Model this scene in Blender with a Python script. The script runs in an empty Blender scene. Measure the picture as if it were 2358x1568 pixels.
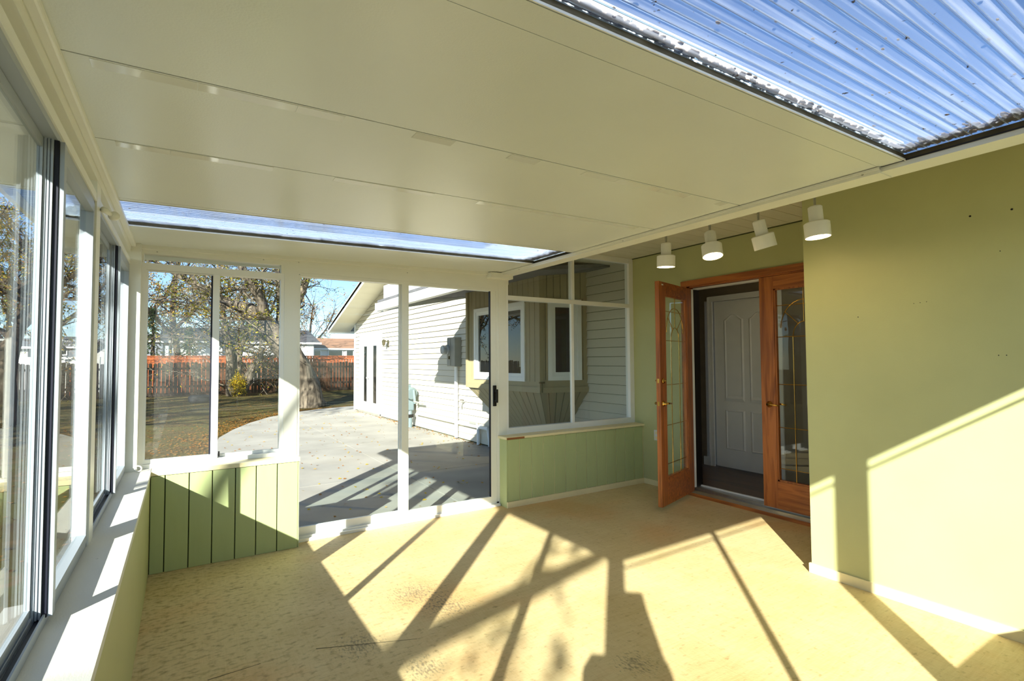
import bpy, math, random
from mathutils import Vector, Matrix
random.seed(7)
scene = bpy.context.scene
COL = scene.collection

# ------------------------------------------------------------------ camera
YAW, PITCH, ROLL = math.radians(32.507), math.radians(2.168), math.radians(-.329)
F_PX = 1189.65
CAM_H = 1.40
fwd = Vector((math.sin(YAW)*math.cos(PITCH), math.cos(YAW)*math.cos(PITCH), math.sin(PITCH)))
r0 = Vector((math.cos(YAW), -math.sin(YAW), 0)); u0 = r0.cross(fwd)
rgt = math.cos(ROLL)*r0 + math.sin(ROLL)*u0
upv = -math.sin(ROLL)*r0 + math.cos(ROLL)*u0
cam = bpy.data.cameras.new('camera'); camo = bpy.data.objects.new('camera', cam); COL.objects.link(camo)
cam.sensor_width = 36; cam.sensor_fit = 'HORIZONTAL'; cam.lens = 36*F_PX/2358
cam.clip_start = .01; cam.clip_end = 500
m = Matrix.Identity(4)
for i in range(3):
    m[i][0] = rgt[i]; m[i][1] = upv[i]; m[i][2] = -fwd[i]
m[0][3], m[1][3], m[2][3] = 0, 0, CAM_H
camo.matrix_world = m
scene.camera = camo

# ------------------------------------------------------------------ sky, sun, exposure
SUN_AZ, SUN_EL = math.radians(43.8), math.radians(24.9)     # direction the light travels to, from +Y towards +X
world = bpy.data.worlds.new('sky'); scene.world = world; world.use_nodes = True
wn = world.node_tree; wn.nodes.clear()
sky = wn.nodes.new('ShaderNodeTexSky'); sky.sky_type = 'NISHITA'; sky.sun_disc = False
sky.sun_elevation = SUN_EL; sky.sun_rotation = math.pi + SUN_AZ
sky.air_density = .75; sky.dust_density = 0; sky.ozone_density = 3.0
bg = wn.nodes.new('ShaderNodeBackground'); bg.inputs[1].default_value = .24
wo = wn.nodes.new('ShaderNodeOutputWorld')
wn.links.new(sky.outputs[0], bg.inputs[0]); wn.links.new(bg.outputs[0], wo.inputs[0])
sun = bpy.data.lights.new('sun', 'SUN'); sun.energy = 16.0; sun.angle = math.radians(.53); sun.color = (1, .95, .86)
suno = bpy.data.objects.new('sun', sun); COL.objects.link(suno)
SUNDIR = Vector((math.sin(SUN_AZ)*math.cos(SUN_EL), math.cos(SUN_AZ)*math.cos(SUN_EL), -math.sin(SUN_EL)))
suno.rotation_euler = SUNDIR.to_track_quat('-Z', 'Y').to_euler(); suno.location = (-6, -6, 8)
scene.view_settings.view_transform = 'Standard'; scene.view_settings.look = 'None'
scene.view_settings.exposure = 0.0; scene.view_settings.gamma = 1.0
scene.view_settings.use_curve_mapping = False

# ------------------------------------------------------------------ pixel helpers (for measuring distant things)
def ray(px, py):
    return rgt*((px-1179)/F_PX) - upv*((py-784)/F_PX) + fwd
def at_y(px, py, y):
    d = ray(px, py); return Vector((0, 0, CAM_H)) + d*(y/d.y)
def at_x(px, py, x):
    d = ray(px, py); return Vector((0, 0, CAM_H)) + d*(x/d.x)
def at_z(px, py, z):
    d = ray(px, py); return Vector((0, 0, CAM_H)) + d*((z-CAM_H)/d.z)

# ------------------------------------------------------------------ materials
def srgb(r, g, b):
    f = lambda c: (c/255/12.92 if c/255 <= .04045 else ((c/255+.055)/1.055)**2.4)
    return (f(r), f(g), f(b), 1)
def new_mat(name):
    mt = bpy.data.materials.new(name); mt.use_nodes = True
    nt = mt.node_tree; nt.nodes.clear()
    o = nt.nodes.new('ShaderNodeOutputMaterial')
    return mt, nt, o
def N(nt, t, **kw):
    n = nt.nodes.new(t)
    for k, v in kw.items(): setattr(n, k, v)
    return n
def paint(name, col, rough=.5, var=.08, scale=6, bump=0, bscale=80, spec=.4, stretch=(1, 1, 1), metal=0, col2=None, detail=4, dark=None):
    """solid paint with soft colour variation and fine relief"""
    mt, nt, o = new_mat(name)
    b = N(nt, 'ShaderNodeBsdfPrincipled'); b.inputs['Roughness'].default_value = rough
    b.inputs['Specular IOR Level'].default_value = spec; b.inputs['Metallic'].default_value = metal
    tc = N(nt, 'ShaderNodeTexCoord'); mp = N(nt, 'ShaderNodeMapping'); mp.inputs['Scale'].default_value = stretch
    nt.links.new(tc.outputs['Object'], mp.inputs[0])
    nz = N(nt, 'ShaderNodeTexNoise'); nz.inputs['Scale'].default_value = scale; nz.inputs['Detail'].default_value = detail
    nt.links.new(mp.outputs[0], nz.inputs['Vector'])
    rp = N(nt, 'ShaderNodeValToRGB')
    c = Vector(col[:3]); c2 = Vector(col2[:3]) if col2 else c*(1-var*2)
    rp.color_ramp.elements[0].position = .3; rp.color_ramp.elements[1].position = .7
    rp.color_ramp.elements[0].color = (*c2, 1); rp.color_ramp.elements[1].color = (*c, 1)
    nt.links.new(nz.outputs[0], rp.inputs[0]); last = rp.outputs[0]
    if dark:
        n2 = N(nt, 'ShaderNodeTexNoise'); n2.inputs['Scale'].default_value = dark[0]; n2.inputs['Detail'].default_value = 6
        nt.links.new(mp.outputs[0], n2.inputs['Vector'])
        r2 = N(nt, 'ShaderNodeValToRGB'); r2.color_ramp.elements[0].position = dark[1]; r2.color_ramp.elements[1].position = dark[1]+.1
        nt.links.new(n2.outputs[0], r2.inputs[0])
        mx = N(nt, 'ShaderNodeMix', data_type='RGBA'); mx.inputs['B'].default_value = dark[2]
        nt.links.new(r2.outputs[0], mx.inputs['Factor']); nt.links.new(last, mx.inputs['A']); last = mx.outputs['Result']
    nt.links.new(last, b.inputs['Base Color'])
    if bump:
        n3 = N(nt, 'ShaderNodeTexNoise'); n3.inputs['Scale'].default_value = bscale; n3.inputs['Detail'].default_value = 3
        nt.links.new(mp.outputs[0], n3.inputs['Vector'])
        bp = N(nt, 'ShaderNodeBump'); bp.inputs['Strength'].default_value = bump; bp.inputs['Distance'].default_value = .004
        nt.links.new(n3.outputs[0], bp.inputs['Height']); nt.links.new(bp.outputs[0], b.inputs['Normal'])
    nt.links.new(b.outputs[0], o.inputs[0])
    return mt
def glass(name, tint=(.93, .97, .95), refl=1.0, rough=0.0, haze=0.0):
    mt, nt, o = new_mat(name)
    tr = N(nt, 'ShaderNodeBsdfTransparent'); tr.inputs[0].default_value = (*tint, 1)
    gl = N(nt, 'ShaderNodeBsdfGlossy'); gl.inputs['Roughness'].default_value = rough
    lw = N(nt, 'ShaderNodeLayerWeight'); lw.inputs[0].default_value = .5          # facing = 1 - cos
    pw = N(nt, 'ShaderNodeMath', operation='POWER'); pw.inputs[1].default_value = 5
    nt.links.new(lw.outputs['Facing'], pw.inputs[0])
    mu = N(nt, 'ShaderNodeMath', operation='MULTIPLY_ADD'); mu.inputs[1].default_value = .96*refl; mu.inputs[2].default_value = .04*refl
    nt.links.new(pw.outputs[0], mu.inputs[0])
    mx = N(nt, 'ShaderNodeMixShader')
    nt.links.new(mu.outputs[0], mx.inputs[0]); nt.links.new(tr.outputs[0], mx.inputs[1]); nt.links.new(gl.outputs[0], mx.inputs[2])
    last = mx
    if haze:
        df = N(nt, 'ShaderNodeBsdfDiffuse'); df.inputs[0].default_value = (.8, .8, .78, 1)
        m2 = N(nt, 'ShaderNodeMixShader'); m2.inputs[0].default_value = haze
        nt.links.new(mx.outputs[0], m2.inputs[1]); nt.links.new(df.outputs[0], m2.inputs[2]); last = m2
    nt.links.new(last.outputs[0], o.inputs[0])
    return mt
def leafmat(name, col):
    mt, nt, o = new_mat(name)
    d = N(nt, 'ShaderNodeBsdfDiffuse'); d.inputs[0].default_value = col
    t = N(nt, 'ShaderNodeBsdfTranslucent'); t.inputs[0].default_value = col
    mx = N(nt, 'ShaderNodeMixShader'); mx.inputs[0].default_value = .4
    nt.links.new(d.outputs[0], mx.inputs[1]); nt.links.new(t.outputs[0], mx.inputs[2]); nt.links.new(mx.outputs[0], o.inputs[0])
    return mt
def wood(name, c1, c2, axis='Z', rough=.38):
    mt, nt, o = new_mat(name)
    b = N(nt, 'ShaderNodeBsdfPrincipled'); b.inputs['Roughness'].default_value = rough
    tc = N(nt, 'ShaderNodeTexCoord'); mp = N(nt, 'ShaderNodeMapping')
    mp.inputs['Scale'].default_value = {'Z': (26, 26, 1.6), 'Y': (26, 1.6, 26), 'X': (1.6, 26, 26)}[axis]
    nt.links.new(tc.outputs['Object'], mp.inputs[0])
    nz = N(nt, 'ShaderNodeTexNoise'); nz.inputs['Scale'].default_value = 1.0; nz.inputs['Detail'].default_value = 6; nz.inputs['Distortion'].default_value = 1.2
    nt.links.new(mp.outputs[0], nz.inputs['Vector'])
    rp = N(nt, 'ShaderNodeValToRGB'); rp.color_ramp.elements[0].color = c1; rp.color_ramp.elements[1].color = c2
    rp.color_ramp.elements[0].position = .32; rp.color_ramp.elements[1].position = .62
    nt.links.new(nz.outputs[0], rp.inputs[0]); nt.links.new(rp.outputs[0], b.inputs['Base Color'])
    bp = N(nt, 'ShaderNodeBump'); bp.inputs['Strength'].default_value = .15; bp.inputs['Distance'].default_value = .002
    nt.links.new(nz.outputs[0], bp.inputs['Height']); nt.links.new(bp.outputs[0], b.inputs['Normal'])
    nt.links.new(b.outputs[0], o.inputs[0])
    return mt
def glow(name, col, strength):
    mt, nt, o = new_mat(name)
    e = N(nt, 'ShaderNodeEmission'); e.inputs[0].default_value = col; e.inputs[1].default_value = strength
    nt.links.new(e.outputs[0], o.inputs[0]); return mt

def floor_mat():
    mt, nt, o = new_mat('painted_strand_board')
    b = N(nt, 'ShaderNodeBsdfPrincipled'); b.inputs['Roughness'].default_value = .55; b.inputs['Specular IOR Level'].default_value = .3
    tc = N(nt, 'ShaderNodeTexCoord')
    def noise(scale, detail=5, stretch=(1, 1, 1), dist=0, rot=0):
        mp = N(nt, 'ShaderNodeMapping'); mp.inputs['Scale'].default_value = stretch; mp.inputs['Rotation'].default_value = (0, 0, rot)
        nt.links.new(tc.outputs['Object'], mp.inputs[0])
        n = N(nt, 'ShaderNodeTexNoise'); n.inputs['Scale'].default_value = scale; n.inputs['Detail'].default_value = detail; n.inputs['Distortion'].default_value = dist
        nt.links.new(mp.outputs[0], n.inputs['Vector']); return n.outputs[0]
    def ramp(inp, p0, c0, p1, c1):
        r = N(nt, 'ShaderNodeValToRGB'); r.color_ramp.elements[0].position = p0; r.color_ramp.elements[1].position = p1
        r.color_ramp.elements[0].color = c0; r.color_ramp.elements[1].color = c1
        nt.links.new(inp, r.inputs[0]); return r.outputs[0]
    def mix(f, a, bb, mode='MIX'):
        x = N(nt, 'ShaderNodeMix', data_type='RGBA', blend_type=mode)
        for s, v in (('Factor', f), ('A', a), ('B', bb)):
            if hasattr(v, 'is_linked'): nt.links.new(v, x.inputs[s])
            else: x.inputs[s].default_value = v
        return x.outputs['Result']
    base = ramp(noise(2.2, 6), .3, srgb(208, 186, 135), .7, srgb(222, 202, 156))
    strand = ramp(noise(5, 4, (1, 9, 1), 1.5, .9), .35, (.93, .91, .87, 1), .6, (1, 1, 1, 1))
    strand2 = ramp(noise(6, 4, (9, 1, 1), 1.5, .4), .33, (.95, .93, .90, 1), .55, (1, 1, 1, 1))
    c = mix(1.0, base, strand, 'MULTIPLY'); c = mix(1.0, c, strand2, 'MULTIPLY')
    warm = ramp(noise(1.1, 5), .52, (0, 0, 0, 1), .66, (1, 1, 1, 1))
    c = mix(warm, c, mix(1.0, c, srgb(248, 230, 212), 'MULTIPLY'))
    # grime gathered near the left wall and in a few worn spots
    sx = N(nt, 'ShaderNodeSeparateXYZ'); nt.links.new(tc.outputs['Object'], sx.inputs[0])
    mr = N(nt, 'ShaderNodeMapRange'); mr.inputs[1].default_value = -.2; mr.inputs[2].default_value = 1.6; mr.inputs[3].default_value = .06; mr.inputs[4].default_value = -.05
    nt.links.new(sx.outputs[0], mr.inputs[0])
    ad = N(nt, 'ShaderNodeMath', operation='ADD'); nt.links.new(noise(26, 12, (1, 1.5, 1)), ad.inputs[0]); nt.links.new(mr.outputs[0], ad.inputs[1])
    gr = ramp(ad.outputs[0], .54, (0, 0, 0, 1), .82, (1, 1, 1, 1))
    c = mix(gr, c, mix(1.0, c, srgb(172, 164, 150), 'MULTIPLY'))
    # black worn patches at fixed places
    for cx_, cy_, rad in ((1.20, 2.98, .36), (1.30, 2.75, .3), (1.78, 1.75, .2), (.33, 2.05, .22), (.75, 2.6, .24), (.95, 2.25, .2)):
        vm = N(nt, 'ShaderNodeVectorMath', operation='DISTANCE'); nt.links.new(tc.outputs['Object'], vm.inputs[0]); vm.inputs[1].default_value = (cx_, cy_, 0)
        m1 = N(nt, 'ShaderNodeMapRange'); m1.inputs[1].default_value = 0; m1.inputs[2].default_value = rad; m1.inputs[3].default_value = .17; m1.inputs[4].default_value = -.2
        nt.links.new(vm.outputs['Value'], m1.inputs[0])
        a2 = N(nt, 'ShaderNodeMath', operation='ADD'); nt.links.new(noise(60, 12, (1.5, .7, 1), 0, .5), a2.inputs[0]); nt.links.new(m1.outputs[0], a2.inputs[1])
        g2 = ramp(a2.outputs[0], .54, (0, 0, 0, 1), .72, (.65, .65, .65, 1))
        c = mix(g2, c, srgb(106, 98, 82))
    nt.links.new(c, b.inputs['Base Color'])
    bp = N(nt, 'ShaderNodeBump'); bp.inputs['Strength'].default_value = .25; bp.inputs['Distance'].default_value = .003
    nt.links.new(noise(60, 4, (1, 2, 1)), bp.inputs['Height']); nt.links.new(bp.outputs[0], b.inputs['Normal'])
    nt.links.new(b.outputs[0], o.inputs[0]); return mt

def skylight_mat():
    """ribbed, weathered clear plastic: blurs what is behind it, dirt along the frame"""
    mt, nt, o = new_mat('ribbed_plastic')
    g = N(nt, 'ShaderNodeBsdfRefraction'); g.inputs['Roughness'].default_value = .06; g.inputs['IOR'].default_value = 1.12; g.inputs[0].default_value = (.86, .93, 1, 1)
    t = N(nt, 'ShaderNodeBsdfTranslucent'); t.inputs[0].default_value = (.85, .88, .92, 1)
    gl = N(nt, 'ShaderNodeBsdfGlossy'); gl.inputs['Roughness'].default_value = .12
    tc = N(nt, 'ShaderNodeTexCoord'); mp = N(nt, 'ShaderNodeMapping'); mp.inputs['Scale'].default_value = (.6, 26, 1)
    nt.links.new(tc.outputs['Object'], mp.inputs[0])
    nz = N(nt, 'ShaderNodeTexNoise'); nz.inputs['Scale'].default_value = 1.6; nz.inputs['Detail'].default_value = 5
    nt.links.new(mp.outputs[0], nz.inputs['Vector'])
    rp = N(nt, 'ShaderNodeValToRGB'); rp.color_ramp.elements[0].position = .45; rp.color_ramp.elements[1].position = .75
    rp.color_ramp.elements[0].color = (.03, .03, .03, 1); rp.color_ramp.elements[1].color = (.30, .30, .30, 1)
    nt.links.new(nz.outputs[0], rp.inputs[0])
    lwf = N(nt, 'ShaderNodeLayerWeight'); lwf.inputs[0].default_value = .5
    pwf = N(nt, 'ShaderNodeMath', operation='POWER'); pwf.inputs[1].default_value = 4; nt.links.new(lwf.outputs['Facing'], pwf.inputs[0])
    adf = N(nt, 'ShaderNodeMath', operation='MULTIPLY_ADD', use_clamp=True); adf.inputs[1].default_value = 1.15; nt.links.new(pwf.outputs[0], adf.inputs[0]); nt.links.new(rp.outputs[0], adf.inputs[2])
    m1 = N(nt, 'ShaderNodeMixShader'); nt.links.new(adf.outputs[0], m1.inputs[0]); nt.links.new(g.outputs[0], m1.inputs[1]); nt.links.new(t.outputs[0], m1.inputs[2])
    m2 = N(nt, 'ShaderNodeMixShader'); m2.inputs[0].default_value = .04; nt.links.new(m1.outputs[0], m2.inputs[1]); nt.links.new(gl.outputs[0], m2.inputs[2])
    # specks of dirt
    n2 = N(nt, 'ShaderNodeTexNoise'); n2.inputs['Scale'].default_value = 34; n2.inputs['Detail'].default_value = 6
    nt.links.new(tc.outputs['Object'], n2.inputs['Vector'])
    r2 = N(nt, 'ShaderNodeValToRGB'); r2.color_ramp.elements[0].position = .69; r2.color_ramp.elements[1].position = .74
    nt.links.new(n2.outputs[0], r2.inputs[0])
    d = N(nt, 'ShaderNodeBsdfDiffuse'); d.inputs[0].default_value = srgb(95, 80, 62)
    m3 = N(nt, 'ShaderNodeMixShader'); nt.links.new(r2.outputs[0], m3.inputs[0]); nt.links.new(m2.outputs[0], m3.inputs[1]); nt.links.new(d.outputs[0], m3.inputs[2])
    nt.links.new(m3.outputs[0], o.inputs[0]); return mt

M = {}
M['floor'] = floor_mat()
M['ceil'] = paint('cream_roof_panel', srgb(224, 228, 223), .28, .02, 2, .12, 160, .5)
M['tape'] = paint('glossy_seam_tape', srgb(224, 226, 220), .1, .01, 3, spec=.6)
M['seam'] = paint('dark_seam', srgb(96, 88, 66), .8, .2, 20)
M['green'] = paint('green_wall_paint', srgb(186, 187, 136), .45, .03, 3, .1, 120, .4, dark=(14, .78, srgb(150, 150, 90)))
M['greenb'] = paint('green_board_paint', srgb(180, 192, 138), .42, .03, 5, .08, 60, .4, stretch=(3, 3, .5))
M['gap'] = paint('dark_joint', srgb(70, 76, 40), .9)
M['cream'] = paint('cream_trim_paint', srgb(238, 226, 180), .45, .04, 8, .1, 60)
M['sill'] = paint('white_sill_paint', srgb(222, 221, 212), .5, .03, 5, .15, 60, stretch=(3, 1, 1), dark=(16, .71, srgb(120, 112, 100)))
M['alu'] = paint('white_aluminium', srgb(240, 240, 235), .35, .02, 4)
M['alucream'] = paint('cream_aluminium', srgb(234, 234, 224), .38, .02, 4)
M['alul'] = paint('dimmed_aluminium', srgb(160, 168, 176), .38, .03, 4)  # left frame metal, darkened to tone down its sunlit glare
M['galv'] = paint('pale_blue_grey_metal', srgb(196, 208, 216), .4, .05, 6, metal=.3)
M['gasket'] = paint('black_rubber', srgb(22, 24, 40), .5)
M['black'] = paint('black_plastic', srgb(26, 24, 24), .35)
M['glass'] = glass('window_glass', (.95, .98, .97), .75)
M['dglass'] = glass('dusty_glass', (.93, .96, .95), 1.0, haze=.02)
M['oak'] = wood('oak_stained', srgb(126, 66, 25), srgb(182, 108, 50))
M['oaky'] = wood('oak_stained_along', srgb(126, 66, 25), srgb(182, 108, 50), 'Y')
M['brass'] = paint('brass', srgb(205, 160, 80), .22, .05, 6, metal=1)
M['lead'] = paint('dark_caming', srgb(95, 85, 55), .4, metal=.6)
M['chrome'] = paint('metal_threshold', srgb(190, 190, 185), .3, metal=.9)
M['whitedoor'] = paint('white_door_paint', srgb(232, 232, 230), .5, .02, 5)
M['hall'] = paint('taupe_hall_paint', srgb(120, 108, 92), .6)
M['hallfloor'] = wood('dark_wood_floor', srgb(52, 36, 26), srgb(92, 66, 46), 'Y', .35)
M['darkroom'] = paint('unlit_room', srgb(54, 50, 46), .8)
M['soffit'] = paint('vinyl_soffit', srgb(216, 212, 190), .5, .03, 3, .5, 130)
M['siding'] = paint('vinyl_siding', srgb(208, 201, 182), .5, .03, 3, .05, 40, stretch=(1, .2, 4))
M['vinylbeige'] = paint('beige_vinyl_board', srgb(164, 152, 118), .5, .03, 4)
M['vinylwhite'] = paint('white_vinyl', srgb(240, 240, 236), .4, .02, 4)
M['concrete'] = paint('patio_concrete', srgb(176, 172, 164), .75, .07, 1.3, .3, 70, .25, col2=srgb(150, 147, 140), detail=8)
M['lawn'] = paint('autumn_lawn', srgb(90, 88, 46), .9, .2, 1.1, .9, 60, .1, col2=srgb(84, 69, 44), detail=10, dark=(5, .58, srgb(108, 88, 58)))
M['bark'] = paint('grey_bark', srgb(132, 120, 104), .9, .2, 9, 1.0, 30, .1, stretch=(1.6, 1.6, .3), col2=srgb(50, 44, 38))
M['barkd'] = paint('dark_bark', srgb(88, 76, 64), .9, .2, 9, 1.0, 30, .1, stretch=(1, 1, .3), col2=srgb(48, 42, 36))
M['fence'] = paint('weathered_fence_board', srgb(70, 61, 53), .85, .2, 3, .3, 40, .1, stretch=(3, 3, .4), col2=srgb(42, 36, 31))
M['fencer'] = paint('reddish_fence_board', srgb(86, 63, 47), .85, .2, 3, .3, 40, .1, stretch=(3, 3, .4), col2=srgb(54, 40, 32))
M['cedar'] = paint('orange_cedar', srgb(180, 102, 62), .8, .1, 3, .2, 40, .1, col2=srgb(146, 76, 45))
M['housewhite'] = paint('white_stucco', srgb(232, 230, 224), .8)
M['housegrey'] = paint('grey_siding', srgb(120, 124, 132), .8)
M['roofgrey'] = paint('grey_shingles', srgb(112, 112, 116), .9, .15, 12)
M['roofbrown'] = paint('brown_shingles', srgb(164, 122, 92), .9, .12, 12)
M['roofdark'] = paint('dark_shingles', srgb(84, 82, 84), .9, .12, 12)
M['wglass'] = paint('dark_window_glass', srgb(24, 28, 30), .008, spec=.8)
M['white'] = paint('white_lamp_enamel', srgb(238, 236, 226), .4, .01, 4)
M['bulb'] = glow('warm_bulb', (1, .72, .38, 1), 34)
M['lampin'] = paint('white_lamp_inside', srgb(250, 240, 220), .5, .01)
M['meterglass'] = paint('meter_face', srgb(150, 154, 154), .2, spec=.6)
M['grey'] = paint('grey_meter_box', srgb(150, 148, 138), .5)
M['gasgrey'] = paint('blue_grey_gas_meter', srgb(112, 128, 132), .5)
M['pipe'] = paint('grey_pipe', srgb(150, 150, 142), .5)
M['rubber'] = paint('tyre_rubber', srgb(40, 42, 46), .7)
M['dirt'] = paint('caked_dirt', srgb(112, 92, 66), .95, .3, 40, .8, 80, .1, col2=srgb(58, 48, 36))
M['skylight'] = skylight_mat(); M['dirtl'] = leafmat('dirt_flake', srgb(150, 124, 98))
M['lf1'] = leafmat('leaf_yellow_green', srgb(150, 148, 48)); M['lf2'] = leafmat('leaf_yellow', srgb(212, 178, 52))
M['lf3'] = leafmat('leaf_olive', srgb(104, 112, 46)); M['lf4'] = leafmat('leaf_orange_brown', srgb(172, 116, 56))
M['ld1'] = leafmat('dry_leaf_brown', srgb(118, 88, 50)); M['ld2'] = leafmat('dry_leaf_tan', srgb(146, 112, 66))
M['lf5'] = leafmat('leaf_dark_green', srgb(58, 74, 46)); M['lf6'] = leafmat('leaf_tan', srgb(206, 164, 96))

# ------------------------------------------------------------------ mesh helpers
class MB:
    def __init__(s): s.v = []; s.f = []; s.mi = []; s.nb = 0
    def add(s, verts, faces, mi=0):
        o = len(s.v); s.v += [Vector(p) for p in verts]
        for f in faces: s.f.append([o+i for i in f]); s.mi.append(mi)
        return s
    def box(s, x0, x1, y0, y1, z0, z1, mi=0):
        e = .0003*(s.nb % 6); s.nb += 1           # later boxes of a mesh sit a hair inside, so faces never coincide
        x0 += e; x1 -= e; y0 += e; y1 -= e; z0 += e; z1 -= e
        return s.hexa([(x0, y0, z0), (x1, y0, z0), (x1, y1, z0), (x0, y1, z0)], [(x0, y0, z1), (x1, y0, z1), (x1, y1, z1), (x0, y1, z1)], mi)
    def hexa(s, b, t, mi=0):
        return s.add(list(b)+list(t), [(3, 2, 1, 0), (4, 5, 6, 7), (0, 1, 5, 4), (1, 2, 6, 5), (2, 3, 7, 6), (3, 0, 4, 7)], mi)
    def slab(s, quad, off, mi=0):
        off = Vector(off); q = [Vector(p) for p in quad]
        return s.hexa(q, [p+off for p in q], mi)
    def prism(s, poly, off, mi=0):
        off = Vector(off); n = len(poly); p = [Vector(a) for a in poly]
        return s.add(p+[a+off for a in p], [tuple(range(n-1, -1, -1)), tuple(range(n, 2*n))]+[(i, (i+1) % n, n+(i+1) % n, n+i) for i in range(n)], mi)
    def tube(s, pts, rad, n=8, mi=0, cap=True):
        pts = [Vector(p) for p in pts]
        if not hasattr(rad, '__len__'): rad = [rad]*len(pts)
        o = len(s.v); k = len(pts); prev = None
        for i, p in enumerate(pts):
            d = (pts[min(i+1, k-1)]-pts[max(i-1, 0)]).normalized()
            if prev is None: a = d.orthogonal().normalized()
            else:
                a = prev-d*prev.dot(d)
                a = a.normalized() if a.length > 1e-6 else d.orthogonal().normalized()
            prev = a; b = d.cross(a)
            for j in range(n):
                t = 2*math.pi*j/n; s.v.append(p+(a*math.cos(t)+b*math.sin(t))*rad[i])
        for i in range(k-1):
            for j in range(n):
                s.f.append([o+i*n+j, o+i*n+(j+1) % n, o+(i+1)*n+(j+1) % n, o+(i+1)*n+j]); s.mi.append(mi)
        if cap:
            s.f.append([o+j for j in range(n-1, -1, -1)]); s.mi.append(mi)
            s.f.append([o+(k-1)*n+j for j in range(n)]); s.mi.append(mi)
        return s
    def lathe(s, prof, org, axis=(0, 0, 1), n=24, mi=0):
        """prof: list of (radius, height along axis)"""
        ax = Vector(axis).normalized(); a = ax.orthogonal().normalized(); b = ax.cross(a); org = Vector(org); o = len(s.v)
        for r, h in prof:
            for j in range(n):
                t = 2*math.pi*j/n; s.v.append(org+ax*h+(a*math.cos(t)+b*math.sin(t))*r)
        for i in range(len(prof)-1):
            for j in range(n):
                s.f.append([o+i*n+j, o+i*n+(j+1) % n, o+(i+1)*n+(j+1) % n, o+(i+1)*n+j]); s.mi.append(mi)
        return s
    def build(s, name, mats, parent=None, smooth=False, bevel=0):
        base = parent.matrix_world.translation if parent else Vector((0, 0, 0))
        base = world_loc(parent)
        me = bpy.data.meshes.new(name); me.from_pydata([tuple(v-base) for v in s.v], [], s.f); me.update()
        ml = mats if isinstance(mats, (list, tuple)) else [mats]
        for mm in ml: me.materials.append(mm)
        if len(ml) > 1: me.polygons.foreach_set('material_index', s.mi)
        if smooth:
            me.polygons.foreach_set('use_smooth', [True]*len(me.polygons))
        o = bpy.data.objects.new(name, me); COL.objects.link(o)
        if parent: o.parent = parent
        if bevel:
            b = o.modifiers.new('bevel', 'BEVEL'); b.width = bevel; b.segments = 2; b.limit_method = 'ANGLE'
        return o
def world_loc(o):
    v = Vector((0, 0, 0))
    while o is not None: v += Vector(o.location); o = o.parent
    return v
def tag(o, label, cat, group=None, kind=None):
    o['label'] = label; o['category'] = cat
    if group: o['group'] = group
    if kind: o['kind'] = kind
    return o
def thing(name, label, cat, loc=(0, 0, 0), group=None, kind=None):
    o = bpy.data.objects.new(name, None); COL.objects.link(o); o.location = loc; o.empty_display_size = .1
    return tag(o, label, cat, group, kind)
def struct(name, label, cat, loc=(0, 0, 0)): return thing(name, label, cat, loc, kind='structure')
def B(name, mat, parent, *a, bevel=0):
    return MB().box(*a).build(name, mat, parent, bevel=bevel)
def strips(name, mat, parent, A, Bp, Cp, D, n, gap, thick, edges=None):
    """planks side by side filling quad A-B (top edge) / D-C (bottom edge); thick: offset vector"""
    A, Bp, Cp, D = map(Vector, (A, Bp, Cp, D)); L = max((Bp-A).length, 1e-6); out = []
    fr = edges or [i/n for i in range(n+1)]
    for i in range(len(fr)-1):
        a, b = fr[i]+gap/L/2, fr[i+1]-gap/L/2
        q = [A.lerp(Bp, a), A.lerp(Bp, b), D.lerp(Cp, b), D.lerp(Cp, a)]
        out.append(MB().slab(q, thick).build(name, mat, parent))
    return out

# ================================================================== ROOM
XL_IN, XL_FR, XL_OUT = -.17, -.31, -.357      # left half wall face, window frame face, outside
YF_IN, YF_FR, YF_OUT = 4.20, 4.33, 4.40      # far half wall face, frame face, outside
YR_IN, YR_FR, YR_OUT = -.11, -.28, -.352
XR, XD = 3.50, 4.45                           # bumped-out right wall, french door wall
SILL = .674
def zc(x): return 2.2+.0172*(x+.31)           # underside of the sunroom roof

flo = MB().box(-.40, 4.52, -.40, 4.42, -.12, 0).build('floor', M['floor']); tag(flo, 'yellowish painted strand board floor with worn dark patches', 'floor', kind='structure')
for (a0, b0), (a1, b1) in (((728, 1494), (960, 1471)), ((478, 1566), (600, 1528)), ((560, 1352), (528, 1358))):
    u_, v_ = at_z(a0, b0, 0), at_z(a1, b1, 0); pn = (v_-u_).cross(Vector((0, 0, 1))).normalized()*.0022
    MB().slab([u_-pn, v_-pn*.4, v_+pn*.4, u_+pn], (0, 0, .0008)).build('scratch', M['seam'], flo)
# ---- left half wall
w = struct('wall_left', 'low green half wall under the left windows with a white painted sill', 'wall', (-.28, 2, 0))
B('wall_body', M['green'], w, XL_OUT, XL_IN, -.38, 4.40, 0, SILL-.03)
B('sill_board', M['sill'], w, XL_OUT, XL_IN+.004, -.38, 4.345, SILL-.03, SILL)
# ---- far half wall under window
w = struct('wall_back', 'low green plank half wall under the far left window', 'wall', (.3, 4.3, 0))
B('wall_core', M['gap'], w, -.169, .750, YF_IN+.012, YF_OUT, 0, SILL-.03)
eds = [-.169]+[ (at_y(300+x/4.9, 1040+y/4.9, YF_IN).x) for x, y in ((395, 255), (668, 220), (930, 195), (1190, 165), (1425, 140), (1662, 120))]+[.752]
for a, b in zip(eds[:-1], eds[1:]):
    MB().box(a+.003, b-.003, YF_IN, YF_IN+.014, 0, SILL-.033).build('plank', M['greenb'], w, bevel=.003)
B('end_board', M['greenb'], w, .750, .758, YF_IN, YF_OUT, 0, SILL-.03)
B('cap', M['cream'], w, -.169, .762, YF_IN-.006, YF_OUT, SILL-.03, SILL)
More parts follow.
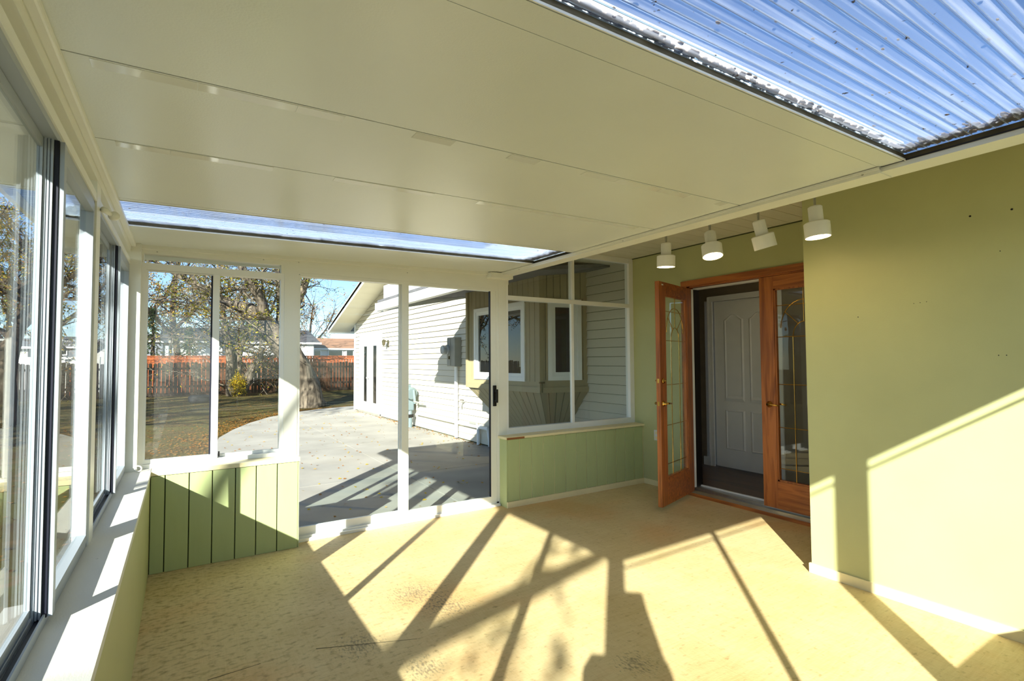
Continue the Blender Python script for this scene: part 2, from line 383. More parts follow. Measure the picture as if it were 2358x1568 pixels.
# ---- far half wall right of the sliding door
w = struct('wall_back', 'low green beadboard half wall with cream cap right of the sliding door', 'wall', (3.5, 4.3, 0))
B('wall_core', M['cream'], w, 2.622, 4.45, YF_IN+.008, YF_OUT, 0, SILL-.03)
n = 13
for i in range(n):
    a = 2.62+i*(4.44-2.62)/n; b = 2.62+(i+1)*(4.44-2.62)/n
    MB().box(a+.004, b-.004, YF_IN, YF_IN+.012, .055, SILL-.035).build('plank', M['greenb'], w, bevel=.003)
B('end_board', M['greenb'], w, 2.608, 2.622, YF_IN, YF_OUT, 0, SILL-.03)
B('cap', M['cream'], w, 2.59, 4.45, YF_IN-.02, YF_OUT, SILL-.03, SILL-.005, bevel=.004)
B('bare_edge', wood('bare_wood_edge', srgb(120, 70, 38), srgb(170, 112, 66), 'X'), w, 2.60, 2.80, YF_IN-.0215, YF_IN-.015, SILL-.031, SILL-.012)
t = MB().box(2.61, 4.44, YF_IN-.012, YF_IN, 0, .055).build('baseboard_back', M['cream']); tag(t, 'cream baseboard along the beadboard half wall', 'baseboard', kind='structure')
# ---- rear half wall (behind the camera)
w = struct('wall_rear', 'low half wall under the windows behind the viewer', 'wall', (1.5, -.3, 0))
B('wall_body', M['green'], w, XL_IN, 3.5, YR_OUT, YR_IN, 0, SILL-.03)
B('sill_board', M['sill'], w, XL_IN, 3.5, YR_OUT, YR_IN+.004, SILL-.03, SILL)
# ---- right bumped-out wall
w = struct('wall_right', 'large green painted wall on the right with nail holes', 'wall', (3.6, .7, 0))
B('wall_body', M['green'], w, XR, 4.44, YR_OUT, 1.30, 0, 2.50)
B('wall_body', M['green'], w, XR, 4.44, 1.30, 1.85, 0, 2.6)
for (y, z, r) in ((.978, 2.146, .005), (.815, 2.142, .005), (1.529, 1.652, .003), (1.21, 1.71, .002), (1.18, 1.712, .002), (.887, 1.41, .0025), (.857, 1.41, .0025), (.865, 1.94, .0025), (1.24, 1.708, .002)):
    MB().lathe([(0, -.001), (r, -.001), (r, .002), (0, .002)], (XR, y, z), (-1, 0, 0), 8).build('nail_hole', M['black'], w)
t = MB().box(XR-.012, XR, YR_OUT, 1.862, 0, .06).box(XR, XR+.2, 1.85, 1.862, 0, .06).build('baseboard_right', M['cream']); tag(t, 'cream baseboard along the right green wall', 'baseboard', kind='structure')
# ---- door wall
DY0, DY1, DZ = 1.98, 3.56, 2.155      # french door opening (y range, head)
w = struct('wall_door', 'green wall around the wooden french doors', 'wall', (4.5, 3, 0))
B('wall_body', M['green'], w, XD, XD+.14, DY1, YF_OUT, 0, 2.6)
B('wall_over_door', M['green'], w, XD, XD+.14, 1.85, DY1, DZ, 2.6)
B('wall_behind', M['green'], w, XD, XD+.14, 1.80, DY0, 0, DZ)
t = MB().box(XD-.012, XD, DY1+.03, YF_IN, 0, .055).build('baseboard_door', M['cream']); tag(t, 'short cream baseboard beside the open french door', 'baseboard', kind='structure')

# ---- roof / ceiling panels
RX0, RX1 = -.70, 2.62
ce = struct('ceiling', 'cream insulated roof panels with dark seams', 'ceiling', (1, 2, 2.2))
def roofpanel(y0, y1, name='ceiling_panel', mat=None, d0=0, th=.085):
    q = [(RX0, y0, zc(RX0)+d0), (RX1, y0, zc(RX1)+d0), (RX1, y1, zc(RX1)+d0), (RX0, y1, zc(RX0)+d0)]
    return MB().slab(q, (0, 0, th)).build(name, mat or M['ceil'], ce)
SKA = (.28, .945); SKB = (3.16, 3.735)
for y0, y1 in ((-.75, SKA[0]), (SKA[1], 1.035), (1.037, 1.706), (1.712, 2.318), (2.324, 3.12), (3.124, SKB[0]), (SKB[1], 4.30), (4.30, 4.75)):
    roofpanel(y0, y1)
for y in (1.036, 1.709, 2.321, 3.122):        # recessed dark joint above each seam
    roofpanel(y-.02, y+.02, 'seam_strip', M['seam'], .004, .02)
for y in (1.745, 2.355):                      # glossy tape beside the seams, in uneven lengths
    x = -.22
    while x < 2.45:
        L = random.uniform(.12, .5)
        x1 = min(x+L, 2.5)
        MB().slab([(x, y-.027, zc(x)-.0012), (x1, y-.027, zc(x1)-.0012), (x1, y+.022, zc(x1)-.0012), (x, y+.022, zc(x)-.0012)], (0, 0, .0014)).build('seam_tape', M['tape'], ce)
        x = x1+random.choice((0.002, .002, .25))
# skylights
def skylight(y0, y1):
    p = .036; m_ = MB(); zt = .026; nn = int(round((y1-y0+.06)/p)); ys = []; x0, x1 = RX0, RX1
    prof = []
    for i in range(nn):
        a = y0-.03+i*p
        prof += [(a, 0), (a+p*.86, 0), (a+p*.89, .005), (a+p*.97, .005)]
    prof.append((y0-.03+nn*p, 0))
    o = len(m_.v)
    for (yy, dz) in prof:
        for x in (x0, x1):
            m_.v.append(Vector((x, yy, zc(x)+zt+dz)))
    for i in range(len(prof)-1):
        m_.f.append([2*i, 2*i+1, 2*i+3, 2*i+2]); m_.mi.append(0)
    s_ = m_.build('skylight_sheet', M['skylight'], ce)
    s_['label'] = 'ribbed clear plastic skylight sheet'
    sd = s_.modifiers.new('thickness', 'SOLIDIFY'); sd.thickness = .0015
    # frame channel and caked dirt round the opening
    f = MB()
    for yy in (y0, y1-.006):
        f.slab([(RX0, yy, zc(RX0)+.003), (RX1, yy, zc(RX1)+.003), (RX1, yy+.006, zc(RX1)+.003), (RX0, yy+.006, zc(RX0)+.003)], (0, 0, .022))
    f.box(RX1-.012, RX1, y0, y1, zc(RX1)-.002, zc(RX1)+.024)
    f.build('opening_lining', M['seam'], ce)
    g = MB()
    for yy, s in ((y0+.006, 1), (y1-.006, -1)):
        g.slab([(RX0, yy, zc(RX0)-.002), (RX1, yy, zc(RX1)-.002), (RX1, yy+s*.004, zc(RX1)-.002), (RX0, yy+s*.004, zc(RX0)-.002)], (0, 0, .007))
    g.build('edge_channel', M['alu'], ce)
    d = MB(); rr = random.Random(int(y0*100))
    for i in range(2200):                       # ragged dirt lying on the sheet along the edges
        k = rr.random()
        if k < .45: x = rr.uniform(-.3, RX1-.05); y = y1-.006-abs(rr.gauss(0, .009))
        elif k < .9: x = RX1-.012-abs(rr.gauss(0, .05)); y = rr.uniform(y0, y1)
        else: x = rr.uniform(-.3, RX1); y = y0+.01+abs(rr.gauss(0, .012))
        r = rr.uniform(.003, .012); z = zc(x)+zt+.008
        a0 = rr.uniform(0, 6)
        d.prism([(x+1.6*r*math.cos(a0+t*1.2566)*rr.uniform(.6, 1.2), y+.8*r*math.sin(a0+t*1.2566)*rr.uniform(.6, 1.2), z) for t in range(5)], (0, 0, .003))
    for i in range(70):                        # stray flakes
        x = rr.uniform(-.2, RX1); y = rr.uniform(y0, y1); r = rr.uniform(.002, .008); z = zc(x)+zt+.008; a0 = rr.uniform(0, 6)
        d.prism([(x+1.3*r*math.cos(a0+t*1.2566), y+r*math.sin(a0+t*1.2566)*rr.uniform(.5, 1), z) for t in range(5)], (0, 0, .002))
    dd = d.build('dirt_flakes', M['dirtl'], ce); dd['kind'] = 'stuff'
skylight(*SKA); skylight(*SKB)
# outside edges of the roof
t = MB()
t.slab([(RX0, -.75, zc(RX0)-.03), (RX0+.02, -.75, zc(RX0)-.03), (RX0+.02, 4.75, zc(RX0)-.03), (RX0, 4.75, zc(RX0)-.03)], (0, 0, .15))
t.slab([(RX0, -.75, zc(RX0)+.004), (RX1, -.75, zc(RX1)+.004), (RX1, -.73, zc(RX1)+.004), (RX0, -.73, zc(RX0)+.004)], (0, 0, .116))
t.slab([(RX0, 4.73, zc(RX0)-.03), (RX1, 4.73, zc(RX1)-.03), (RX1, 4.75, zc(RX1)-.03), (RX0, 4.75, zc(RX0)-.03)], (0, 0, .15))
t.slab([(RX0, -.752, zc(RX0)-.068), (RX1, -.752, zc(RX1)-.055), (RX1, -.742, zc(RX1)-.055), (RX0, -.742, zc(RX0)-.068)], (0, 0, .014))
t = t.build('trim_1', M['alu']); tag(t, 'white metal fascia around the outer edge of the sunroom roof', 'fascia', kind='structure')
# ---- beam (house side) in two lengths
bm = struct('trim_2', 'cream beam carrying the ceiling panels along the house side', 'beam', (2.65, 2, 2.2))
B('beam_face', M['alucream'], bm, 2.600, 2.716, 1.03, 4.36, 2.222, 2.249)
B('beam_lip', M['alucream'], bm, 2.590, 2.606, 1.03, 4.30, 2.236, 2.2475)
B('beam_face', M['alucream'], bm, 2.612, 2.735, -.40, 1.05, 2.228, 2.252)
B('shadow_gap', M['gasket'], bm, 2.606, 2.62, -.40, 4.32, 2.249, 2.2535)
B('upstand', M['alucream'], bm, 2.70, 2.73, 1.30, 4.75, 2.25, 2.605)
MB().prism([(2.72, 1.30, 1.4+.307*2.72+.01), (XR, 1.30, 1.4+.307*XR+.01), (XR, 1.30, 2.62), (2.72, 1.30, 2.62)], (0, .03, 0)).build('end_upstand', M['alucream'], bm)
B('beam_end', M['alucream'], bm, 2.47, 2.72, 4.24, 4.33, 2.190, 2.243, bevel=.004)
for y in (3.95, 2.62, 1.1):
    MB().lathe([(0, 0), (.006, 0), (.005, .003), (0, .004)], (2.6, y, 2.236), (-1, 0, 0), 8).build('screw', M['chrome'], bm)
# ---- vinyl soffit under the house eave
so = struct('ceiling', 'cream perforated vinyl soffit above the french doors', 'ceiling', (3.6, 3, 2.58))
B('soffit_backing', M['gap'], so, 2.73, 4.6, 1.8, 8.04, 2.592, 2.605)
y = 1.86
while y < 8.03:
    y1 = min(y+.148, 8.04); MB().box(2.73, 4.5, y+.002, y1-.002, 2.58, 2.592).build('soffit_panel', M['soffit'], so, bevel=.002); y += .148
B('soffit_cover', M['soffit'], so, 2.70, XR+.02, 1.30, 1.85, 2.58, 2.62)
MB().slab([(2.72, -.4, 1.4+.307*2.72), (XR+.02, -.4, 1.4+.307*(XR+.02)), (XR+.02, 1.31, 1.4+.307*(XR+.02)), (2.72, 1.31, 1.4+.307*2.72)], (0, 0, .04)).build('soffit_slope', M['soffit'], so)
B('j_channel', M['gap'], so, XD-.012, XD, 1.85, YF_FR, 2.572, 2.58)
t = MB().box(2.70, 9, 1.42, 4.75, 2.61, 2.70).box(3.6, 9, 4.75, 8.0, 2.61, 2.66).build('roof_slab', M['roofgrey']); tag(t, 'low grey roof of the house above the soffit', 'roof', kind='structure')

# ================================================================== LEFT WALL WINDOWS
Z0, Z1 = SILL, 2.085      # unit frame bottom / top
def left_unit(idx, y0, y1, ym, label):
    w = struct('window_%d' % idx, label, 'window', (XL_FR, (y0+y1)/2, SILL))
    a, b = XL_OUT+.003, XL_FR; J = .015
    fr = MB().box(a, b, y0, y0+J, Z0, Z1).box(a, b, y1-J, y1, Z0, Z1).box(a, b, y0, y1, Z1-.05, Z1)
    fr.box(a, b, y0, y1, Z0, Z0+.014)
    for xx in (a, -.3385, b-.005): fr.box(xx, xx+.005, y0, y1, Z0+.014, Z0+.032)
    fr.build('frame', M['alul'], w)
    B('track_groove', M['gasket'], w, -.332, -.316, y0+J, y1-J, Z0+.0142, Z0+.018)
    # outer (fixed) sash, near half
    s1 = MB().box(-.353, -.340, ym-.006, ym+.03, Z0+.03, Z1-.05).box(-.353, -.340, y0+J, y0+.035, Z0+.03, Z1-.05)
    s1.box(-.353, -.340, y0+J, ym, Z0+.03, Z0+.055).box(-.353, -.340, y0+J, ym, Z1-.08, Z1-.05)
    s1.build('fixed_sash', M['alul'], w)
    B('glass_pane', M['glass'], w, -.3485, -.3455, y0+.035, ym-.006, Z0+.055, Z1-.08)
    # inner sliding sash, far half
    s2 = MB()
    for xa, xb in ((-.339, -.333), (-.331, -.326), (-.324, -.318)): s2.box(xa, xb, ym, ym+.03, Z0+.02, Z1-.045)
    s2.box(-.338, -.319, ym+.005, ym+.04, Z0+.02, Z1-.045)
    s2.box(-.307, -.294, ym+.01, ym+.045, Z0+.022, Z1-.05)
    s2.box(-.337, -.307, y1-.045, y1-J, Z0+.02, Z1-.045).box(-.337, -.307, ym+.04, y1-.045, Z0+.02, Z0+.055).box(-.337, -.307, ym+.04, y1-.045, Z1-.085, Z1-.045)
    s2.build('sliding_sash', M['alul'], w)
    B('gasket', M['gasket'], w, -.318, -.307, ym+.008, ym+.045, Z0+.022, Z1-.05)
    B('glass_pane', M['glass'], w, -.335, -.332, ym+.04, y1-.045, Z0+.055, Z1-.085)
    # slim transom slot over the window
    B('transom_glass', M['glass'], w, -.345, -.342, y0, y1, 2.088, 2.14)
    return w
left_unit(1, 2.77, 4.26, 3.50, 'white sliding window on the left wall nearest the far corner')
left_unit(2, 1.18, 2.66, 1.915, 'white sliding window on the left wall, middle unit')
left_unit(3, -.30, 1.135, .40, 'white sliding window on the left wall nearest the viewer')
t = struct('trim_3', 'cream posts and header framing the left windows', 'frame', (-.34, 2, 1.4))
for y0, y1 in ((2.66, 2.77), (1.135, 1.18)): B('post', M['alucream'], t, XL_OUT, -.304, y0, y1, SILL, 2.2)
B('post', M['alucream'], t, -.352, -.30, -.352, -.30, SILL, 2.2)
B('post', M['alucream'], t, XL_OUT, -.247, 4.26, YF_OUT, SILL, 2.2)
B('header', M['alucream'], t, XL_OUT, -.303, YR_OUT, YF_OUT, 2.14, 2.203)
B('header_rail', M['alucream'], t, XL_OUT, -.305, YR_OUT, YF_OUT, 2.055, 2.088)
B('ceiling_moulding', M['alucream'], t, -.305, -.275, YR_FR, YF_FR, 2.176, 2.203, bevel=.006)
# ================================================================== FAR WINDOW
w = struct('window_4', 'white sliding window left of the patio door looking onto the lawn', 'window', (.2, YF_FR, SILL))
fr = MB().box(-.247, -.22, YF_FR, YF_OUT, SILL, 2.085).box(.635, .66, YF_FR, YF_OUT, SILL, 2.085).box(-.247, .66, YF_FR, YF_OUT, 2.037, 2.085).box(-.247, .66, YF_FR, YF_OUT, SILL, .705)
fr.build('frame', M['alu'], w)
s = MB().box(-.22, -.208, YF_FR+.005, YF_FR+.03, .705, 2.037).box(.178, .222, YF_FR-.004, YF_FR+.03, .70, 2.037).box(-.22, .2, YF_FR+.005, YF_FR+.03, .705, .734).box(-.22, .2, YF_FR+.005, YF_FR+.03, 2.027, 2.037)
s.build('sliding_sash', M['alu'], w)
B('gasket', M['gasket'], w, .168, .178, YF_FR+.006, YF_FR+.03, .734, 2.03)
B('glass_pane', M['dglass'], w, -.208, .17, YF_FR+.016, YF_FR+.02, .734, 2.027)
s = MB().box(.19, .222, YF_FR+.035, YF_FR+.06, .705, 2.037).box(.222, .635, YF_FR+.035, YF_FR+.06, .705, .726)
s.build('fixed_sash', M['alu'], w)
B('glass_pane', M['glass'], w, .222, .635, YF_FR+.045, YF_FR+.049, .726, 2.037)
B('latch', M['black'], w, .226, .236, YF_FR-.006, YF_FR+.01, .715, .75)
B('transom_glass', M['glass'], w, -.24, .636, YF_FR+.035, YF_FR+.039, 2.085, 2.148)
t = struct('trim_4', 'cream header, posts and mouldings framing the far wall', 'frame', (1, 4.35, 1.4))
B('post', M['alucream'], t, .66, .760, YF_FR-.004, YF_OUT, .0, 2.2)
B('header', M['alucream'], t, -.247, 2.72, YF_FR-.002, YF_OUT, 2.148, 2.252)
B('header', M['alucream'], t, .760, 2.60, YF_FR, YF_OUT, 2.10, 2.148)
B('transom_stop', M['alucream'], t, -.25, -.235, YF_FR-.002, YF_OUT, 2.085, 2.148)
B('transom_stop', M['alucream'], t, .636, .66, YF_FR-.002, YF_OUT, 2.085, 2.148)
B('post', M['alucream'], t, 2.600, 2.692, YF_FR-.004, YF_OUT, 0, 2.24)
m_ = MB().slab([(-.27, YF_FR-.03, zc(-.27)-.026), (2.6, YF_FR-.03, zc(2.6)-.026), (2.6, YF_FR, zc(2.6)-.026), (-.27, YF_FR, zc(-.27)-.026)], (0, 0, .026))
m_.build('ceiling_moulding', M['alucream'], t)
for px, py in ((362, 580), (607, 598), (688, 604), (690, 632), (938, 628)):
    p = at_y(px, py, YF_FR-.002); MB().lathe([(0, 0), (.005, 0), (.004, .003), (0, .0035)], p, (0, -1, 0), 8).build('screw', M['chrome'], t)
# ================================================================== SLIDING PATIO DOOR
d = struct('door_1', 'white sliding glass patio door with a black handle', 'door', (1.68, YF_FR, 0))
fr = MB().box(.760, .778, YF_FR, YF_OUT, 0, 2.10).box(2.575, 2.60, YF_FR, YF_OUT, 0, 2.10).box(.76, 2.60, YF_FR, YF_OUT, 2.072, 2.10)
fr.build('frame', M['alucream'], d)
MB().box(.76, 2.60, YF_FR-.03, YF_OUT+.03, 0, .022).box(.76, 2.6, YF_FR, YF_FR+.008, .022, .036).box(.76, 2.6, YF_FR+.034, YF_FR+.04, .022, .036).build('threshold', M['alu'], d)
s = MB().box(.778, .784, YF_FR+.035, YF_FR+.06, .03, 2.072).box(1.604, 1.66, YF_FR+.035, YF_FR+.06, .03, 2.072).box(.778, 1.66, YF_FR+.035, YF_FR+.06, .03, .096)
s.build('fixed_panel_frame', M['alu'], d)
B('glass_pane', M['glass'], d, .784, 1.604, YF_FR+.045, YF_FR+.049, .096, 2.074)
s = MB().box(1.617, 1.679, YF_FR+.002, YF_FR+.03, .03, 2.078).box(2.515, 2.575, YF_FR+.002, YF_FR+.03, .03, 2.078).box(1.617, 2.575, YF_FR+.002, YF_FR+.03, .03, .092).box(1.617, 2.575, YF_FR+.002, YF_FR+.03, 2.07, 2.084)
s.build('sliding_panel_frame', M['alucream'], d)
B('gasket', M['gasket'], d, 2.508, 2.516, YF_FR+.004, YF_FR+.028, .092, 2.07)
B('glass_pane', M['glass'], d, 1.679, 2.510, YF_FR+.013, YF_FR+.017, .092, 2.072)
h = MB().box(2.535, 2.572, YF_FR-.012, YF_FR+.002, .955, 1.155).box(2.545, 2.563, YF_FR-.045, YF_FR-.012, 1.00, 1.02).box(2.545, 2.563, YF_FR-.045, YF_FR-.012, 1.09, 1.11).box(2.542, 2.566, YF_FR-.055, YF_FR-.04, .99, 1.12)
h.build('handle', M['black'], d, bevel=.004)
# ================================================================== RIGHT FAR WINDOW
w = struct('window_5', 'white framed window right of the patio door looking at the bay window', 'window', (3.5, YF_FR, SILL))
y0, y1 = YF_FR, YF_OUT
fr = MB().box(2.692, 2.716, y0, y1, SILL-.005, 2.24).box(4.385, 4.45, y0, y1, SILL-.005, 2.58).box(2.692, 4.40, y0, y1, SILL-.005, .73).box(2.692, 4.40, y0-.002, y1, 2.0, 2.044)
fr.box(3.535, 3.566, y0, y1, 2.044, 2.56).box(2.73, 4.40, y0, y1, 2.52, 2.58)
fr.box(2.716, 2.735, y0, y1, 2.2, 2.53)
fr.build('frame', M['alu'], w)
s = MB().box(3.515, 3.548, y0-.003, y0+.03, .725, 2.0).box(3.552, 3.578, y0+.034, y0+.055, .72, 2.0)
s.build('sliding_sash', M['alu'], w)
B('gasket', M['gasket'], w, 3.548, 3.552, y0, y0+.03, .73, 2.0)
B('glass_pane', M['dglass'], w, 2.716, 3.515, y0+.013, y0+.017, .73, 2.0)
B('glass_pane', M['dglass'], w, 3.578, 4.385, y0+.043, y0+.047, .73, 2.0)
B('glass_pane', M['dglass'], w, 2.72, 3.535, y0+.03, y0+.034, 2.044, 2.52)
B('glass_pane', M['dglass'], w, 3.566, 4.385, y0+.03, y0+.034, 2.044, 2.52)
# ================================================================== REAR WINDOWS (behind the viewer)
for i, (x0, x1, xm, lab) in enumerate(((-.30, 1.62, .73, 'white window behind the viewer at the left corner'), (1.706, 3.5, 2.85, 'white window behind the viewer at the green wall'))):
    w = struct('window_%d' % (6+i), lab, 'window', ((x0+x1)/2, YR_FR, SILL))
    MB().box(x0, x0+.02, YR_OUT, YR_FR, SILL, 2.14).box(x1-.02, x1, YR_OUT, YR_FR, SILL, 2.14).box(x0, x1, YR_OUT, YR_FR, SILL, SILL+.03).box(x0, x1, YR_OUT, YR_FR, 2.06, 2.14).box(xm-.013, xm+.013, -.345, -.305, SILL, 2.1).build('frame', M['alu'], w)
    B('glass_pane', M['glass'], w, x0+.02, xm-.013, -.327, -.323, SILL+.03, 2.06)
    B('glass_pane', M['glass'], w, xm+.013, x1-.02, -.327, -.323, SILL+.03, 2.06)
t = struct('trim_5', 'cream post and header framing the windows behind the viewer', 'frame', (1.6, -.3, 1.4))
B('post', M['alucream'], t, 1.62, 1.706, YR_OUT, YR_FR, SILL, 2.2); B('header', M['alucream'], t, -.30, 3.5, YR_OUT, YR_FR, 2.14, 2.2)

# ================================================================== FRENCH DOORS
d = struct('door_2', 'pair of oak french doors with leaded glass, left leaf swung open', 'door', (XD, 2.8, .06))
MB().box(XD-.018, XD, DY0-.06, DY1+.07, DZ, DZ+.06).box(XD-.018, XD, DY1, DY1+.07, .0, DZ).build('casing', M['oaky'], d)
MB().box(XD, XD+.12, DY1-.03, DY1, .07, DZ).build('jamb', M['oak'], d)
MB().box(XD+.001, XD+.03, DY1-.05, DY1-.03, .085, DZ-.03).build('weather_strip', M['whitedoor'], d)
MB().box(XD+.031, XD+.138, DY1-.04, DY1-.03, .085, DZ-.03).build('dark_opening_strip', M['black'], d)  # black strip stands in for the darkness inside the opening
MB().box(XD, XD+.12, DY0, DY1, DZ-.012, DZ).build('head_jamb', M['oaky'], d)
B('head_strip', M['whitedoor'], d, XD+.05, XD+.12, 2.70, DY1-.03, DZ-.03, DZ-.016)
B('threshold_wood', M['oaky'], d, XD-.03, XD, DY0-.1, DY1+.03, 0, .03)
MB().box(XD-.02, XD+.13, DY0-.1, DY1, .03, .062).box(XD+.03, XD+.13, DY0-.1, DY1, .062, .082).build('threshold', M['chrome'], d)
B('weather_sweep', M['whitedoor'], d, XD+.11, XD+.13, DY0, DY1-.03, .082, .095)
def leaf(origin, dirv, width, z0, z1, lockside, label):
    """door leaf: origin = hinge corner on the visible face, dirv = unit vector along the leaf"""
    dv = Vector((dirv[0], dirv[1], 0)).normalized(); nv = Vector((-dv.y, dv.x, 0))   # visible face towards +nv side handled by sign
    if nv.dot(Vector((-origin[0], -origin[1], 0))) < 0: nv = -nv
    th = .042; org = Vector((origin[0], origin[1], 0))
    def bx(mb, a, b, za, zb, t0=-th, t1=0):
        P = lambda s, t, z: org+dv*s+nv*t+Vector((0, 0, z))
        mb.hexa([P(a, t0, za), P(b, t0, za), P(b, t1, za), P(a, t1, za)], [P(a, t0, zb), P(b, t0, zb), P(b, t1, zb), P(a, t1, zb)])
        return mb
    st, tr, br = .135 if width > .7 else .12, .115, .24
    root = MB(); bx(root, 0, st, z0, z1); bx(root, width-st, width, z0, z1); o1 = root.build('leaf', M['oak'], d, bevel=.002)
    o1['label'] = label
    rl = MB(); bx(rl, st, width-st, z1-tr, z1); bx(rl, st, width-st, z0, z0+br); rl.build('rail', M['oaky'], o1)
    bd = MB()
    for a, b, c, e in ((st, st+.014, z0+br, z1-tr), (width-st-.014, width-st, z0+br, z1-tr), (st, width-st, z0+br, z0+br+.014), (st, width-st, z1-tr-.014, z1-tr)):
        bx(bd, a, b, c, e, -th+.006, -.006)
    bd.build('bead', M['oak'], o1)
    g = MB(); bx(g, st+.008, width-st-.008, z0+br+.008, z1-tr-.008, -.024, -.02); g.build('glass_pane', M['glass'], o1)
    # leaded pattern
    P = lambda s, z: org+dv*s+nv*(-.0175)+Vector((0, 0, z))
    a, b = st+.014, width-st-.014; gw = b-a; zt, zb = z1-tr-.014, z0+br+.014; c = MB(); mid = (a+b)/2; r = .0035
    spring = zt-.42
    for z in (zt-.14, spring, spring-.42, spring-.80, spring-1.16): c.tube([P(a, z), P(b, z)], r, 5)
    for s_ in (a+gw*.30, b-gw*.30): c.tube([P(s_, spring), P(s_, zb)], r, 5)
    c.tube([P(mid, zt), P(mid, spring+.13)], r, 5)
    R1 = gw*.42
    c.tube([P(mid+R1*math.cos(t), spring+.08+.24*math.sin(t)) for t in [math.pi*i/14 for i in range(15)]], r, 5)
    R2 = gw*.20
    c.tube([P(mid+R2*math.cos(t), spring+.13*math.sin(t)) for t in [math.pi*i/10 for i in range(11)]], r, 5)
    for k in (-1, 1): c.tube([P(mid+k*R2*.5, spring+.11), P(mid+k*R1*.8, spring+.22)], r, 5)
    c.build('leading', M['brass'], o1)
    # hardware
    hs = lockside
    P3 = lambda s, t, z: org+dv*s+nv*t+Vector((0, 0, z))
    hw = MB()
    for sgn, t0 in ((1, 0), (-1, -th)):
        hw.lathe([(0, 0), (.028, 0), (.028, .006), (.014, .012), (.012, .034), (0, .036)], P3(hs, t0, .99), nv*sgn, 16)
        hw.tube([P3(hs, t0+sgn*.036, .99), P3(hs-.03*(1 if hs > width/2 else -1), t0+sgn*.042, .992), P3(hs-.105*(1 if hs > width/2 else -1), t0+sgn*.04, .985)], [.009, .009, .006], 8)
    hw.build('lever_handle', M['brass'], o1, smooth=True)
    if 'open' in label:
        k = MB()
        for sgn, t0 in ((1, 0), (-1, -th)): k.lathe([(0, 0), (.026, 0), (.026, .008), (.018, .014), (.008, .016), (.008, .03), (0, .03)], P3(hs, t0, 1.20), nv*sgn, 16)
        k.build('deadbolt', M['brass'], o1, smooth=True)
        lp = MB()
        for zc_ in (.99, 1.20): lp.hexa([P3(width, -.03, zc_-.02), P3(width+.002, -.03, zc_-.02), P3(width+.002, -.012, zc_-.02), P3(width, -.012, zc_-.02)], [P3(width, -.03, zc_+.02), P3(width+.002, -.03, zc_+.02), P3(width+.002, -.012, zc_+.02), P3(width, -.012, zc_+.02)])
        lp.build('latch_plate', M['brass'], o1)
        bx(MB(), width-.09, width-.055, z1-.035, z1-.022, 0, .002).build('strike_cap', M['whitedoor'], o1)
    return o1
hx, hy = XD-.002, DY1-.05
fx, fy = 3.70, 3.275
leaf((hx, hy), (fx-hx, fy-hy), math.hypot(fx-hx, fy-hy), .05, 2.125, math.hypot(fx-hx, fy-hy)-.055, 'open oak door leaf seen almost edge-on')
leaf((XD+.005, DY0+.005), (0, 1), 2.765-DY0-.005, .075, 2.14, 2.765-DY0-.08, 'closed oak door leaf partly hidden by the green wall')
# ---- hall beyond
fl = MB().box(XD+.13, 5.62, 1.2, 5.2, .0, .088).build('floor', M['hallfloor']); tag(fl, 'dark wood floor of the hall beyond the french doors', 'floor', kind='structure')
HX = 5.52
w = struct('wall_hall', 'dim taupe hall walls beyond the french doors', 'wall', (5.4, 3.2, 0))
MB().box(HX, HX+.1, 4.16, 4.26, .088, 2.5).box(HX, HX+.1, 1.2, 3.20, .088, 2.5).box(HX, HX+.1, 3.20, 4.16, 2.12, 2.5).box(XD+.14, HX+.1, 1.1, 1.2, .0, 2.5).box(XD+.14, 7, 5.2, 5.3, 0, 2.5).box(7, 7.1, 3.9, 5.3, 0, 2.5).box(HX+.1, 7, 4.26-.06, 4.26, 0, 2.5).build('wall_body', M['hall'], w)
B('hall_ceiling', M['whitedoor'], w, XD+.141, 7.1, 1.1, 5.3, 2.5, 2.57)
B('side_floor', M['hallfloor'], w, 5.62, 7, 4.26, 5.2, 0, .088)
dd = struct('door_3', 'white moulded closet door with arched panels in the hall', 'door', (HX, 3.65, .09))
cy0, cy1 = 3.24, 4.03
cs = MB().box(HX-.02, HX, cy1+.01, cy1+.075, .09, 2.16).box(HX-.02, HX, cy0-.075, cy0-.01, .09, 2.16).box(HX-.02, HX, cy0-.075, cy1+.075, 2.105, 2.17).box(HX-.028, HX-.02, cy1+.055, cy1+.075, .09, 2.16)
cs.build('casing', M['whitedoor'], dd)
B('slab', M['whitedoor'], dd, HX+.015, HX+.05, cy0, cy1, .10, 2.10)
def arch_panel(y0, y1, z0, z1, arch):
    m_ = MB(); pts = [(y0, z0), (y1, z0), (y1, z1)]
    if arch:
        for k in range(1, 8):
            t = k/8; pts.append((y1+(y0-y1)*t, z1+arch*math.sin(math.pi*t)**1.5))
    pts.append((y0, z1))
    c = (sum(p[0] for p in pts)/len(pts), sum(p[1] for p in pts)/len(pts))
    n = len(pts); ins = [(c[0]+(p[0]-c[0])*.86, c[1]+(p[1]-c[1])*.955) for p in pts]; ins2 = [(c[0]+(p[0]-c[0])*.74, c[1]+(p[1]-c[1])*.92) for p in pts]
    V = [(HX+.0149, a, b) for a, b in pts]+[(HX+.004, a, b) for a, b in ins]+[(HX+.011, a, b) for a, b in ins2]
    F = [(i, (i+1) % n, n+(i+1) % n, n+i) for i in range(n)]+[(n+i, n+(i+1) % n, 2*n+(i+1) % n, 2*n+i) for i in range(n)]+[tuple(2*n+i for i in range(n))]
    m_.add(V, F); return m_.build('door_panel', M['whitedoor'], dd)
for a, b in ((3.64, 3.90), (3.33, 3.57)):
    arch_panel(a, b, .89, 1.87, .07); arch_panel(a, b, .32, .79, 0)
